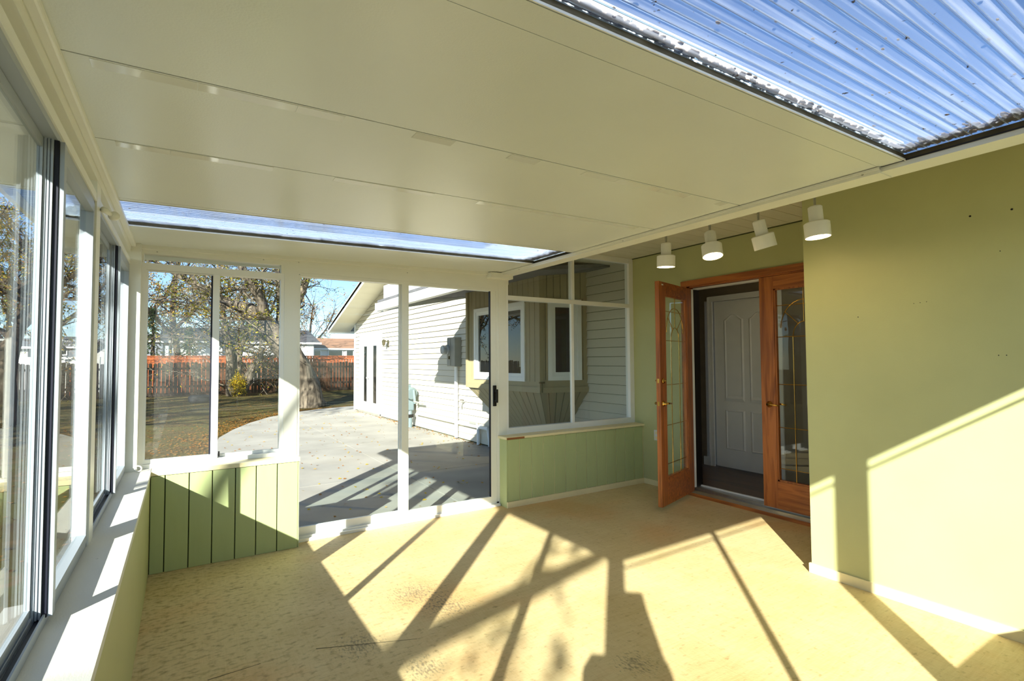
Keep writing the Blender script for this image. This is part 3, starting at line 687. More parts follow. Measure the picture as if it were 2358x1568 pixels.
t = MB().box(HX-.014, HX, 4.11, 4.2, .088, .19).build('baseboard_hall', M['whitedoor']); tag(t, 'small white baseboard beside the closet door casing', 'baseboard', kind='structure')

hl = thing('hall_fill_lamp', 'unseen fill lamp added to brighten the hall behind the french doors', 'lamp', (5.0, 2.4, 2.5))  # no lamp is in view here; added to lift the hall brightness
MB().lathe([(0, 0), (.12, 0), (.12, -.02), (0, -.02)], (5.0, 2.4, 2.5), (0, 0, 1), 20).build('base', M['white'], hl)
MB().lathe([(.11, -.02), (.10, -.06), (.06, -.085), (0, -.095)], (5.0, 2.4, 2.5), (0, 0, 1), 20).build('diffuser', glow('hall_fill_glow', (1, .84, .62, 1), 16), hl, smooth=True)
# ================================================================== OUTLET, KNOB, RING
o = thing('wall_outlet', 'white wall outlet plate on the green wall behind the open door leaf', 'outlet', (XD, 4.0, .55))
B('plate', M['whitedoor'], o, XD-.006, XD, 3.965, 4.04, .50, .615, bevel=.003)
for z in (.53, .585):
    B('socket', M['cream'], o, XD-.008, XD-.005, 3.985, 4.02, z-.015, z+.015)
p = at_x(245, 491, -.285)
k = thing('blind_bracket', 'beige rounded bracket knob on the left window post near the ceiling', 'bracket', (XL_FR+.012, p.y, p.z))
MB().tube([(-.297, p.y-.03, p.z+.008), (-.285, p.y-.02, p.z+.006), (-.27, p.y+.02, p.z)], [.012, .012, .01], 10).build('arm', M['alucream'], k, smooth=True)
MB().lathe([(0, -.02), (.014, -.018), (.020, -.008), (.020, .008), (.014, .018), (0, .02)], (-.262, p.y+.03, p.z-.002), (.6, -.8, 0), 16).build('knob', M['alucream'], k, smooth=True)
p = at_y(318, 1077, 4.235)
c = MB(); R_ = .019
cen = Vector((p.x, 4.235, SILL+.022)); ax1 = Vector((1, .2, 0)).normalized(); ax2 = Vector((-.1, .45, .9)).normalized()
c.tube([cen+ax1*R_*math.cos(t)+ax2*R_*math.sin(t) for t in [2*math.pi*i/20 for i in range(21)]], .0045, 8, cap=False)
r_ = c.build('plastic_ring', M['white'], smooth=True); tag(r_, 'small white ring leaning at the window corner on the sill', 'ring')
b_ = thing('blind_clip', 'small metal clip high on the far left corner post', 'clip', (-.255, 4.32, 2.07))
B('clip_plate', M['galv'], b_, -.285, -.25, 4.318, 4.3305, 2.055, 2.085)
MB().tube([(-.28, 4.32, 2.07), (-.28, 4.306, 2.07)], .008, 8).build('clip_pin', M['chrome'], b_)

# ================================================================== TRACK SPOTLIGHTS
LX = 3.0
t = thing('light_track', 'white ceiling track carrying the four spotlights behind the beam', 'light track', (LX, 2.05, 2.34))
B('rail', M['white'], t, LX-.018, LX+.018, 1.35, 2.75, 2.325, 2.36)
for y in (1.5, 2.6): MB().tube([(LX, y, 2.36), (LX, y, 2.582)], .008, 8).build('hanger', M['white'], t)
def spot(y, tilt, label):
    ax = Vector((tilt[0], tilt[1], -1)).normalized()
    s = thing('spotlight', label, 'spotlight', (LX, y, 2.32), 'track spotlights along the beam')
    top = Vector((LX, y, 2.258))
    MB().tube([(LX-.006, y, 2.326), (LX-.007, y, 2.29), top+Vector((-.004, 0, -.004))], .004, 6).tube([(LX+.006, y, 2.326), (LX+.007, y, 2.29), top+Vector((.004, 0, -.004))], .004, 6).build('stem', M['chrome'], s)
    MB().lathe([(0, 0), (.030, .0), (.037, .006), (.037, .10), (.030, .10)], top, ax, 28).build('neck', M['white'], s, smooth=False)
    sh = MB().lathe([(.02, .092), (.058, .092), (.066, .098), (.066, .178), (.063, .178), (.063, .100), (.02, .098)], top, ax, 32).build('shade', M['white'], s)
    for o_ in s.children:
        for pl in o_.data.polygons: pl.use_smooth = len(pl.vertices) == 4
        o_.data.set_sharp_from_angle(angle=math.radians(40))
    bl = MB().lathe([(0, .10), (.02, .105), (.05, .145), (.056, .158), (.045, .167), (0, .172)], top, ax, 24).build('bulb', M['bulb'], s, smooth=True)
    return s
spot(2.58, (.02, .05), 'white spotlight furthest from the viewer, above the open oak leaf')
spot(2.205, (-.12, -.20), 'white spotlight showing its wide glowing mouth, second from the far end')
spot(1.855, (.28, -.09), 'white spotlight tilted away with no visible glow, third from the far end')
spot(1.515, (.03, -.06), 'white spotlight nearest the viewer against the large green wall')

# ================================================================== TRIPOD AND BAG (unseen, added and shaped to cast the shadow in the middle of the floor)
tp = thing('tripod', 'unseen black tripod added in the near corner to cast the floor shadow', 'tripod', (-.06, -.06, 0))
cx_, cy_ = -.045, -.065
MB().tube([(cx_, cy_, .55), (cx_, cy_, 1.30)], .016, 10).build('column', M['black'], tp)
MB().lathe([(0, 0), (.03, 0), (.035, .03), (.03, .06), (0, .06)], (cx_, cy_, 1.27), (0, 0, 1), 12).build('head', M['black'], tp)
sv = Vector((math.sin(SUN_AZ), math.cos(SUN_AZ), 0)); pw_ = Vector((sv.y, -sv.x, 0)); bc = Vector((0, 0, 0))-sv*.085
def ring_(z, a, b, t=.03): return [bc+pw_*a-sv*t+Vector((0, 0, z)), bc+pw_*b-sv*t+Vector((0, 0, z)), bc+pw_*b+sv*t+Vector((0, 0, z)), bc+pw_*a+sv*t+Vector((0, 0, z))]
MB().hexa(ring_(1.43, -.03, .155), ring_(1.535, -.03, .14)).build('camera_body', M['black'], tp, bevel=.008)
bag = thing('shadow_bag', 'unseen black bag shape added on the tripod to widen the floor shadow', 'bag', (cx_, cy_, .6))
MB().hexa(ring_(.62, -.12, .20, .025), ring_(1.16, -.165, .235, .025)).build('bag_body', M['black'], bag, bevel=.01)  # added bag outline, shaped after the wide foot of the floor shadow
MB().hexa(ring_(1.158, -.16, .232, .024), ring_(1.21, -.13, .215, .022)).build('bag_lid', M['black'], bag)
MB().hexa(ring_(1.208, -.07, .21, .02), ring_(1.44, -.05, .155, .015)).build('shadow_flap', M['black'], bag)
for a in (.75, 2.85, 4.95):
    e = Vector((cx_+.10*math.cos(a), cy_+.10*math.sin(a), 0))
    if e.x < -.15: e.x = -.15
    if e.y < -.095: e.y = -.095
    MB().tube([(cx_+.02*math.cos(a), cy_+.02*math.sin(a), 1.20), e+Vector((0, 0, .01))], [.014, .010], 8).build('leg', M['black'], tp)

# ================================================================== HOUSE WING OUTSIDE
HXW = 4.50; PZ = -.09
RK = lambda y: 2.51+.294*(16.1-y)             # rake line of the gable
hs = thing('house_wing', 'beige lap sided wing of the house with a white gable rake, beyond the patio door', 'house', (HXW, 10, PZ))
B('wall_core', M['gap'], hs, HXW+.002, HXW+.15, 4.42, 16.08, PZ-.05, 2.5)  # dark core paints a shadow line under every siding lap
MB().prism([(HXW+.002, 16.08, 2.5), (HXW+.002, 11, RK(11)), (HXW+.002, 8.1, RK(13.9)), (HXW+.002, 8.1, 2.5)], (.15, 0, 0)).build('gable_core', M['gap'], hs)  # same dark backing for lap shadow lines in the gable
z = PZ+.02
while z < 4.0:
    z1 = z+.116; ya = 4.42 if z1 < 2.60 else 8.1
    yb = min(16.05, 16.1-(z1-2.51)/.294)
    if z1 > 3.3: ya = max(ya, 11-(RK(11)-z1)/.294)
    if yb-ya < .1: break
    yt = min(16.05, 16.1-(z1-2.51)/.294); y0b = min(16.05, 16.1-(z-2.51)/.294)
    MB().hexa([(HXW-.024, ya, z), (HXW+.002, ya, z), (HXW+.002, y0b, z), (HXW-.024, y0b, z)], [(HXW-.004, ya, z1-.006), (HXW+.002, ya, z1-.006), (HXW+.002, yt, z1-.006), (HXW-.004, yt, z1-.006)]).build('siding_board', M['siding'], hs)
    z = z1
B('corner_trim', M['vinylwhite'], hs, HXW-.03, HXW+.05, 16.03, 16.12, PZ, RK(16.05))
# gable roof: overhang, rake soffit panels, fascia
OV = .66
MB().prism([(HXW-OV, 16.75, RK(16.75)+.03), (HXW-OV, 16.75, RK(16.75)+.12), (HXW-OV, 11, RK(11)+.12), (HXW-OV, 8.12, RK(13.88)+.12), (HXW-OV, 8.12, RK(13.88)+.03), (HXW-OV, 11, RK(11)+.03)], (5, 0, 0)).build('roof', M['roofdark'], hs)
y = 16.75
while y > 11.2:
    y2 = y-.38
    MB().slab([(HXW-OV+.02, y-.004, RK(y)), (HXW, y-.004, RK(y)), (HXW, y2+.004, RK(y2)), (HXW-OV+.02, y2+.004, RK(y2))], (0, 0, .02)).build('rake_soffit_panel', M['soffit'], hs); y = y2
MB().slab([(HXW-OV, 16.78, RK(16.78)-.03), (HXW-OV, 11, RK(11)-.03), (HXW-OV, 11, RK(11)+.14), (HXW-OV, 16.78, RK(16.78)+.14)], (.025, 0, 0)).build('rake_fascia', M['vinylwhite'], hs)
MB().box(HXW-OV, 9.5, 16.75, 16.85, RK(16.78)-.03, RK(16.78)+.12).build('gutter', M['vinylwhite'], hs)
# deep eave of the house running on past the sunroom, with its gutter
EY = 8.08
ev = thing('house_eave', 'white gutter and roof edge of the house running past the patio door', 'eave', (2.6, 6.4, 2.3))
MB().prism([(2.598, 4.42, 2.195), (2.66, 4.42, 2.190), (2.70, 4.42, 2.22), (2.70, 4.42, 2.30), (2.575, 4.42, 2.31), (2.575, 4.42, 2.285), (2.585, 4.42, 2.25)], (0, EY-4.42, 0)).build('gutter', M['vinylwhite'], ev)
MB().prism([(2.57, EY, 2.19), (2.705, EY, 2.185), (2.705, EY, 2.315), (2.57, EY, 2.315)], (0, .012, 0)).build('gutter_end', M['galv'], ev)
B('fascia', M['vinylwhite'], ev, 2.701, 2.729, 4.76, EY-.02, 2.21, 2.60)
MB().prism([(2.60, 4.76, 2.325), (9.0, 4.76, 3.1), (9.0, 4.76, 3.18), (2.60, 4.76, 2.36)], (0, EY-4.76-.02, 0)).build('shingles', M['roofgrey'], ev)
MB().prism([(2.70, EY-.03, 2.20), (2.70, EY-.03, 2.335), (HXW, EY-.03, 2.56), (HXW, EY-.03, 2.55)], (0, .03, 0)).build('end_board', M['vinylwhite'], ev)

# white patio door on the wing
pd = thing('patio_door', 'white double patio door with two tall narrow panes on the far siding', 'door', (HXW-.03, 14.5, PZ))
y0, y1 = 13.55, 15.45; x = HXW-.055
MB().box(x, HXW, y0, y0+.09, PZ+.03, 2.14).box(x, HXW, y1-.09, y1, PZ+.03, 2.14).box(x, HXW, y0, y1, 2.05, 2.16).build('frame', M['vinylwhite'], pd)
B('sill', M['grey'], pd, x-.03, HXW, y0, y1, PZ, PZ+.06)
for a, b in ((13.64, 14.49), (14.51, 15.36)):
    lf = MB().box(x+.012, HXW, a, a+.24, PZ+.06, 2.05).box(x+.012, HXW, b-.24, b, PZ+.06, 2.05).box(x+.012, HXW, a, b, PZ+.06, PZ+.32).box(x+.012, HXW, a, b, 1.82, 2.05).build('leaf', M['vinylwhite'], pd)
    B('pane', M['wglass'], lf, x+.03, HXW, a+.24, b-.24, PZ+.32, 1.82)
MB().lathe([(0, 0), (.03, 0), (.03, .01), (.012, .02), (.012, .04), (.028, .05), (.028, .075), (0, .085)], (x+.012, 14.56, .92), (-1, 0, 0), 14).build('knob', M['chrome'], pd, smooth=True)
# wall lantern
p = at_x(894, 790, HXW-.02)
ln = thing('wall_lantern', 'small dark wall lantern beside the white patio door', 'lantern', (HXW-.02, p.y, p.z))
MB().box(HXW-.03, HXW-.016, p.y-.05, p.y+.05, p.z-.10, p.z+.08).build('back_plate', M['lead'], ln)
MB().tube([(HXW-.03, p.y, p.z+.02), (HXW-.10, p.y, p.z+.07), (HXW-.14, p.y, p.z+.08)], .01, 8).build('arm', M['lead'], ln)
MB().lathe([(0, .10), (.03, .08), (.055, .05), (.045, .04), (.035, -.05), (.015, -.07), (0, -.08)], (HXW-.14, p.y, p.z), (0, 0, 1), 10).build('shade', M['lead'], ln)

# ================================================================== BAY WINDOW
bw = thing('bay_window', 'beige vertical board bay window with two white framed casements', 'bay window', (4.1, 6.2, 1.0))
C0, C1, C2, C3 = (4.49, 5.20), (3.84, 5.36), (3.80, 7.25), (4.49, 7.30)
ZB, ZT = 1.0, 2.58
def P3(c, z): return Vector((c[0], c[1], z))
def facet(c0, c1, u0, u1, w0, w1, nb, wide=False):
    """one wall of the bay: boards above the window, trim, casement between parameters u0..u1, heights w0..w1"""
    a, b = Vector((*c0, 0)), Vector((*c1, 0)); dv = (b-a); L = dv.length; dv.normalize()
    nv = Vector((dv.y, -dv.x, 0))
    mid = (a+b)/2
    if nv.dot(mid-Vector((4.3, 6.2, 0))) < 0: nv = -nv
    P = lambda u, z, t=0: a+dv*(u*L)+nv*t+Vector((0, 0, z))
    def slab(mb, ua, ub, za, zb, t0, t1): return mb.slab([P(ua, za, t0), P(ub, za, t0), P(ub, zb, t0), P(ua, zb, t0)], nv*(t1-t0))
    inn = MB(); slab(inn, 0, u0, ZB, ZT, -.05, -.012); slab(inn, u1, 1, ZB, ZT, -.05, -.012); slab(inn, u0, u1, w1, ZT, -.05, -.012); slab(inn, u0, u1, ZB, w0, -.05, -.012)
    inn.build('sheathing', M['gap'], bw)
    strips('board', M['vinylbeige'], bw, P(0, ZT, -.012), P(1, ZT, -.012), P(1, w1+.07, -.012), P(0, w1+.07, -.012), nb, .008, nv*.014)
    strips('board', M['vinylbeige'], bw, P(0, w1+.07, -.012), P(u0-.02, w1+.07, -.012), P(u0-.02, ZB+.05, -.012), P(0, ZB+.05, -.012), max(1, round(nb*u0)), .008, nv*.014)
    strips('board', M['vinylbeige'], bw, P(u1+.02, w1+.07, -.012), P(1, w1+.07, -.012), P(1, ZB+.05, -.012), P(u1+.02, ZB+.05, -.012), max(1, round(nb*(1-u1))), .008, nv*.014)
    tr = MB(); slab(tr, 0, 1, ZB-.02, ZB+.05, -.012, .03); slab(tr, 0, 1, ZB+.05, w0-.05, -.012, .004); slab(tr, u0-.03, u1+.03, w1+.03, w1+.07, -.01, .012); tr.build('sill_trim', M['vinylbeige'], bw)
    fw = .055/L; fz = .055
    fr = MB(); slab(fr, u0-fw, u0, w0-fz, w1+fz, -.04, .02); slab(fr, u1, u1+fw, w0-fz, w1+fz, -.04, .02); slab(fr, u0, u1, w0-fz, w0, -.04, .02); slab(fr, u0, u1, w1, w1+fz, -.04, .02)
    f = fr.build('casement', M['vinylwhite'], bw)
    sw = .05/L; s2 = MB(); slab(s2, u0, u0+sw, w0, w1, -.035, .006); slab(s2, u1-sw, u1, w0, w1, -.035, .006); slab(s2, u0+sw, u1-sw, w0, w0+.05, -.035, .006); slab(s2, u0+sw, u1-sw, w1-.05, w1, -.035, .006); s2.build('sash', M['vinylwhite'], f)
    g = MB(); slab(g, u0+sw, u1-sw, w0+.05, w1-.05, -.02, -.016); g.build('pane', M['wglass'] if wide else M['glass'], f)
facet(C0, C1, .22, .76, 1.19, 2.13, 7)
facet(C1, C2, .20, .86, 1.17, 2.13, 15, True)
facet(C2, C3, .2, .8, 1.17, 2.13, 7)
ct = MB()
for c in (C1, C2): ct.box(c[0]-.03, c[0]+.03, c[1]-.03, c[1]+.03, ZB-.02, ZT)
ct.build('corner_post', M['vinylbeige'], bw)
B('dark_backing', M['darkroom'], bw, 4.38, 4.40, 5.3, 7.2, ZB, ZT)  # dark panel stands in for the unlit room behind the panes
# tapering skirt below, planked
K0, K1, K2, K3 = (4.48, 5.80), (4.36, 5.86), (4.36, 6.70), (4.48, 6.76); ZK = .22
for a, b, ka, kb, n in ((C0, C1, K0, K1, 6), (C1, C2, K1, K2, 12), (C2, C3, K2, K3, 6)):
    q = [P3(a, ZB-.02), P3(b, ZB-.02), P3(kb, ZK), P3(ka, ZK)]
    nn = (q[1]-q[0]).cross(q[3]-q[0]).normalized()
    if nn.dot(q[0]-Vector((4.5, 6.2, .7))) < 0: nn = -nn
    MB().slab([p_-nn*.02 for p_ in q], nn*.012).build('skirt_core', M['gap'], bw)
    strips('skirt_board', M['vinylbeige'], bw, q[0]-nn*.008, q[1]-nn*.008, q[2]-nn*.008, q[3]-nn*.008, n, .01, nn*.01)
fc = thing('hose_bracket', 'small dark metal bracket at the corner of the bay window', 'bracket', (3.82, 5.3, 1.04))
MB().tube([(3.84, 5.33, 1.06), (3.80, 5.27, 1.06), (3.80, 5.27, .99)], .012, 8).tube([(3.80, 5.27, 1.06), (3.80, 5.27, 1.12)], .008, 8).build('arm', M['lead'], fc)
MB().box(3.765, 3.835, 5.255, 5.285, 1.105, 1.125).build('handle', M['lead'], fc)

# ================================================================== METERS AND PIPES ON THE SIDING
def wy(px, py): return at_x(px, py, HXW-.03)
p = wy(1052, 808)
em = thing('electric_meter', 'grey electric meter with a round glass dial on the siding', 'meter', (HXW, p.y, p.z))
B('box', M['grey'], em, HXW-.16, HXW-.016, p.y-.17, p.y+.17, p.z-.30, p.z+.26, bevel=.01)
B('cover', M['grey'], em, HXW-.17, HXW-.16, p.y-.0, p.y+.15, p.z-.28, p.z+.24, bevel=.006)
MB().lathe([(0, 0), (.10, 0), (.10, .05), (.09, .06), (.09, .12), (.08, .14), (0, .145)], (HXW-.16, p.y+.10, p.z+.02), (-1, 0, 0), 24).build('dial', M['meterglass'], em)
B('strap', M['lead'], em, HXW-.19, HXW-.16, p.y+.02, p.y+.06, p.z-.16, p.z-.1)
cd = MB().tube([(HXW-.07, p.y-.05, p.z-.30), (HXW-.07, p.y-.05, PZ+.02)], .035, 12).build('conduit', M['vinylwhite']); tag(cd, 'white vertical conduit running down from the electric meter', 'conduit')
# gas meter
g0 = wy(955, 905); gy = g0.y
gm = thing('gas_meter', 'blue grey gas meter with valves on a riser pipe by the siding', 'meter', (HXW-.2, gy, PZ))
MB().box(HXW-.30, HXW-.10, gy-.16, gy+.22, .28, .62).build('body', M['gasgrey'], gm, bevel=.03)
MB().box(HXW-.33, HXW-.30, gy-.05, gy+.12, .36, .56).build('index_plate', M['grey'], gm, bevel=.01)
MB().lathe([(0, 0), (.12, 0), (.14, .05), (.05, .08), (0, .09)], (HXW-.2, gy-.28, .66), (0, 1, .2), 16).build('regulator', M['gasgrey'], gm)
pp = MB().tube([(HXW-.18, gy-.12, .62), (HXW-.18, gy-.12, .78), (HXW-.18, gy+.2, .80), (HXW-.18, gy+.22, .62)], .035, 10).tube([(HXW-.18, gy-.12, .72), (HXW-.18, gy-.32, .74), (HXW-.16, gy-.34, .45)], .03, 10)
for q in (.0, .1): pp.box(HXW-.23, HXW-.13, gy-.02+q, gy+.04+q, .76, .86)
pp.build('top_pipes', M['gasgrey'], gm)
MB().tube([(HXW-.18, gy-.1, .30), (HXW-.18, gy-.1, .18), (HXW-.18, gy-.1, PZ)], [.04, .055, .05], 12).build('riser', M['gasgrey'], gm)
MB().box(HXW-.24, HXW-.12, gy-.16, gy-.04, .13, .20).build('coupling', M['black'], gm)
MB().tube([(HXW-.18, gy-.34, .5), (HXW-.12, gy-.65, .47), (HXW-.12, gy-.72, .47)], .02, 8).build('side_valve', M['pipe'], gm)
q0, q1 = wy(968, 945), wy(1085, 962)
hp = MB().tube([(HXW-.06, gy-.25, .22), (HXW-.06, 7.75, .22), (HXW-.06, 7.7, .05), (HXW-.05, 7.7, PZ+.02)], .032, 10).build('gas_pipe', M['vinylwhite']); tag(hp, 'white horizontal gas pipe low along the siding', 'pipe')
tp2 = thing('hose_tap', 'small outdoor hose tap low on the siding near the bay window', 'tap', (HXW, 8.7, .5))
t0 = wy(1068, 925)
MB().tube([(HXW-.016, t0.y, t0.z), (HXW-.10, t0.y, t0.z), (HXW-.12, t0.y, t0.z-.08)], .016, 8).build('spout', M['pipe'], tp2)
MB().lathe([(0, 0), (.035, 0), (.035, .012), (0, .012)], (HXW-.075, t0.y, t0.z+.03), (0, 0, 1), 10).build('wheel', M['lead'], tp2)
d0 = wy(1105, 990)
ac = thing('utility_box', 'pale pipe stub with dark elbow at the base of the siding', 'pipe', (HXW-.1, d0.y, PZ))
MB().tube([(HXW-.06, d0.y, PZ), (HXW-.06, d0.y, .20)], .03, 10).build('stub', M['vinylwhite'], ac)
MB().tube([(HXW-.06, d0.y, .20), (HXW-.06, d0.y+.05, .26), (HXW-.06, d0.y+.3, .26)], .028, 10).build('elbow', M['pipe'], ac)

# ================================================================== PATIO AND LAWN
gr = MB().add([(-60, -40, PZ-.025), (60, -40, PZ-.025), (60, 110, PZ-.025), (-60, 110, PZ-.025)], [(0, 1, 2, 3)]).build('lawn', M['lawn']); tag(gr, 'leaf strewn autumn lawn of short grass and bare earth', 'lawn', kind='structure')
out = [(.42, 4.42), (.42, 8.5), (.50, 10.5), (.62, 11.7), (.95, 12.9), (1.4, 14.1), (2.0, 15.3), (2.7, 16.2), (3.6, 16.9), (4.9, 17.4), (6, 17.6), (6, 16.1), (4.49, 16.1), (4.49, 4.42)]
def clip(poly, axis, lim, keep_less):
    o = []
    for i in range(len(poly)):
        a, b = poly[i], poly[(i+1) % len(poly)]
        ia = (a[axis] <= lim) == keep_less; ib = (b[axis] <= lim) == keep_less
        if ia: o.append(a)
        if ia != ib:
            t = (lim-a[axis])/(b[axis]-a[axis]); o.append((a[0]+(b[0]-a[0])*t, a[1]+(b[1]-a[1])*t))
    return o
pt = struct('floor', 'pale concrete patio with shallow joints and scattered leaves', 'patio', (2.5, 8, PZ))
ys = [4.42, 6.55, 9.3, 12.1, 14.8, 18]
for i in range(len(ys)-1):
    for lo, hi in ((-1, 2.48), (2.48, 9)):
        pl = clip(clip(clip(clip(out, 1, ys[i]+.006, False), 1, ys[i+1]-.006, True), 0, lo+.006, False), 0, hi-.006, True)
        if len(pl) < 3: continue
        MB().prism([(a, b, PZ-.08) for a, b in pl][::1], (0, 0, .08)).build('concrete_slab', M['concrete'], pt)
ws = MB().box(-.9, .41, -2, 4.4, PZ-.1, PZ-.012).build('gravel_strip', M['concrete']); tag(ws, 'narrow concrete strip along the outside of the left windows', 'path', kind='structure')
# fallen leaves
def litter(name, n, area, z, label, mats, size, seed):
    rr = random.Random(seed); mb = MB()
    for i in range(n):
        x, y = area(rr); s_ = rr.uniform(*size); a = rr.uniform(0, 6.28); tl = rr.uniform(-.3, .3)
        c, s2 = math.cos(a)*s_, math.sin(a)*s_
        mb.add([(x-c, y-s2, z+.003+abs(tl)*s_*.4), (x+s2*.6, y-c*.6, z+.004), (x+c, y+s2, z+.003+abs(tl)*s_), (x-s2*.6, y+c*.6, z+.012)], [(0, 1, 2, 3)], rr.randrange(len(mats)))
    o = mb.build(name, mats); tag(o, label, 'leaves', kind='stuff')
litter('lawn_leaves', 16000, lambda r: (r.uniform(-9, 4.5), 5+22*r.random()**1.3), PZ-.02, 'dry fallen leaves scattered over the lawn', [M['ld1'], M['ld2'], M['ld1'], M['lf4'], M['barkd']], (.015, .03), 3)
litter('edge_leaves', 3000, lambda r: ((lambda k, w: (out[k][0]+(out[k+1][0]-out[k][0])*w-abs(r.gauss(0, .45)), out[k][1]+(out[k+1][1]-out[k][1])*w+r.uniform(-.2, .2)))(r.randrange(1, 9), r.random())), PZ-.015, 'fallen yellow leaves gathered along the patio edge', [M['lf4'], M['ld2'], M['ld2']], (.015, .032), 4)
litter('patio_leaves', 420, lambda r: (r.uniform(.6, 4.4), 4.6+11*r.random()), PZ+.001, 'a few yellow leaves fallen on the concrete patio', [M['lf2'], M['lf4'], M['lf6']], (.014, .03), 5)
litter('wall_leaves', 260, lambda r: (4.46-abs(r.gauss(0, .09)), r.uniform(7.4, 15.5)), PZ+.001, 'fallen leaves gathered at the foot of the siding', [M['lf4'], M['ld2'], M['lf6']], (.014, .03), 6)

# ================================================================== FENCES
FY = 27.3
fe = thing('board_fence', 'weathered dark wooden board fence across the end of the lawn', 'fence', (0, FY, PZ))
ft = at_y(400, 834, FY).z
rr = random.Random(5)
proto = {}
for i in range(150):
    x = -11.5+i*.152
    mt_ = M['fencer'] if (x > -.5 and x < 6.5 and rr.random() < .6) else M['fence']
    key = (mt_.name, rr.randrange(3))
    if key not in proto:
        h = ft-PZ-.03*key[1]; wdt = .066
        me_o = MB().prism([(-wdt, 0, 0), (wdt, 0, 0), (wdt, 0, h-.03), (wdt-.03, 0, h), (-wdt+.03, 0, h), (-wdt, 0, h-.03)], (0, .02, 0)).build('board', mt_)
        proto[key] = me_o.data; bpy.data.objects.remove(me_o)
    o = bpy.data.objects.new('board', proto[key]); COL.objects.link(o); o.parent = fe
    o.location = (x, rr.uniform(-.004, .004), .0); o.rotation_euler = (0, rr.uniform(-.012, .012), 0)
for z in (.35, 1.15): B('rail', M['fence'], fe, -11.6, 11.4, FY+.02, FY+.07, PZ+z, PZ+z+.09)
for i in range(10): B('post', M['fence'], fe, -11.4+i*2.5, -11.3+i*2.5, FY+.02, FY+.12, PZ, ft-.05)
FY2 = 29.5
fe2 = thing('cedar_fence', 'orange cedar fence of the neighbours rising behind the weathered fence', 'fence', (3, FY2, PZ))
ft2 = at_y(500, 819, FY2).z; x0, x1 = at_y(322, 820, FY2).x-1, at_y(830, 820, FY2).x+2.5
h2 = ft2-PZ; me_o = MB().box(-.068, .068, 0, .02, 0, h2-.04).build('board', M['cedar']); bd = me_o.data; bpy.data.objects.remove(me_o)
i = 0
while x0+i*.15 < x1:
    o = bpy.data.objects.new('board', bd); COL.objects.link(o); o.parent = fe2; o.location = (x0+i*.15-3, rr.uniform(-.004, .004), 0); i += 1
B('top_rail', M['cedar'], fe2, x0, x1, FY2-.04, FY2+.06, ft2-.04, ft2)
B('band', M['cedar'], fe2, x0, x1, FY2-.025, FY2-.0, ft2-.2, ft2-.12)

# ================================================================== NEIGHBOUR HOUSES
def house(name, label, pxa, pxb, y, eave_py, ridge_py, wall, roofm, depth=8, gable=False, wins=()):
    a, b = at_y(pxa, 820, y).x, at_y(pxb, 820, y).x
    ze = at_y((pxa+pxb)/2, eave_py, y).z; zr = at_y((pxa+pxb)/2, ridge_py, y+depth/2).z
    zr = max(zr, ze+.6)
    h = thing(name, label, 'house', ((a+b)/2, y, PZ))
    B('wall', wall, h, a, b, y, y+depth, PZ, ze)
    if gable:
        MB().prism([(a, y, ze), (b, y, ze), ((a+b)/2, y, zr)], (0, depth, 0)).build('gable', wall, h)
        mx = (a+b)/2
        for s_, e in ((a-.5, mx), (b+.5, mx)):
            zz = ze-(zr-ze)*.5/((b-a)/2)
            MB().slab([(s_, y-.5, zz), (e, y-.5, zr), (e, y+depth, zr), (s_, y+depth, zz)], (0, 0, .18)).build('roof', roofm, h)
    else:
        MB().prism([(a-.5, y-.18, ze), (a-.5, y+depth/2, zr), (a-.5, y+depth+.6, ze), (a-.5, y+depth/2, ze+.02)], (b-a+1, 0, 0)).build('roof', roofm, h)
        B('fascia', M['vinylwhite'], h, a-.5, b+.5, y-.24, y-.18, ze-.06, ze+.06)
        MB().prism([(a, y, ze), (a, y+depth, ze), (a, y+depth/2, zr-.1)], (b-a, 0, 0)).build('attic', wall, h)
    for (p0, p1, q0, q1) in wins:
        c0, c1 = at_y(p0, q0, y), at_y(p1, q1, y)
        f = B('window', M['vinylwhite'], h, c0.x-.08, c1.x+.08, y-.06, y-.0, c1.z-.08, c0.z+.08)
        B('pane', M['wglass'], f, c0.x, c1.x, y-.08, y-.06, c1.z, c0.z)
    return h
house('house', 'long white house with a dark roof behind the fence, left of the leaning tree', 388, 722, 39, 789, 757, M['housewhite'], M['roofdark'], 9, wins=((424, 442, 792, 806), (560, 572, 800, 806)))
house('house', 'low house with a brown roof and a row of windows behind the fence', 728, 900, 44, 804, 780, M['housewhite'], M['roofbrown'], 9, wins=((724, 737, 808, 824), (757, 787, 808, 826), (798, 812, 808, 824), (817, 840, 808, 824)))
house('house', 'grey sided building behind the fence at the left of the far window', 296, 374, 51, 786, 768, M['housegrey'], M['roofgrey'], 7)
house('house', 'white gabled house seen through the left windows above the fence', -120, 64, 37, 800, 778, M['housewhite'], M['roofgrey'], 8)
house('house', 'house with a grey hipped roof seen through the narrow left pane', 118, 182, 52, 800, 775, M['housegrey'], M['roofgrey'], 8, wins=((136, 152, 806, 816),))
house('house', 'small white shed with a pale roof seen through the left windows', 200, 262, 47, 806, 788, M['housewhite'], M['roofgrey'], 5, gable=True)
bx_ = MB()
a = at_y(60, 826, 33); b = at_y(230, 826, 33)
bx_.box(a.x, b.x, 33, 33.4, PZ, at_y(140, 822, 33).z)
o = bx_.build('garden_wall', M['housewhite']); tag(o, 'low white wall showing just above the fence at the left', 'wall')

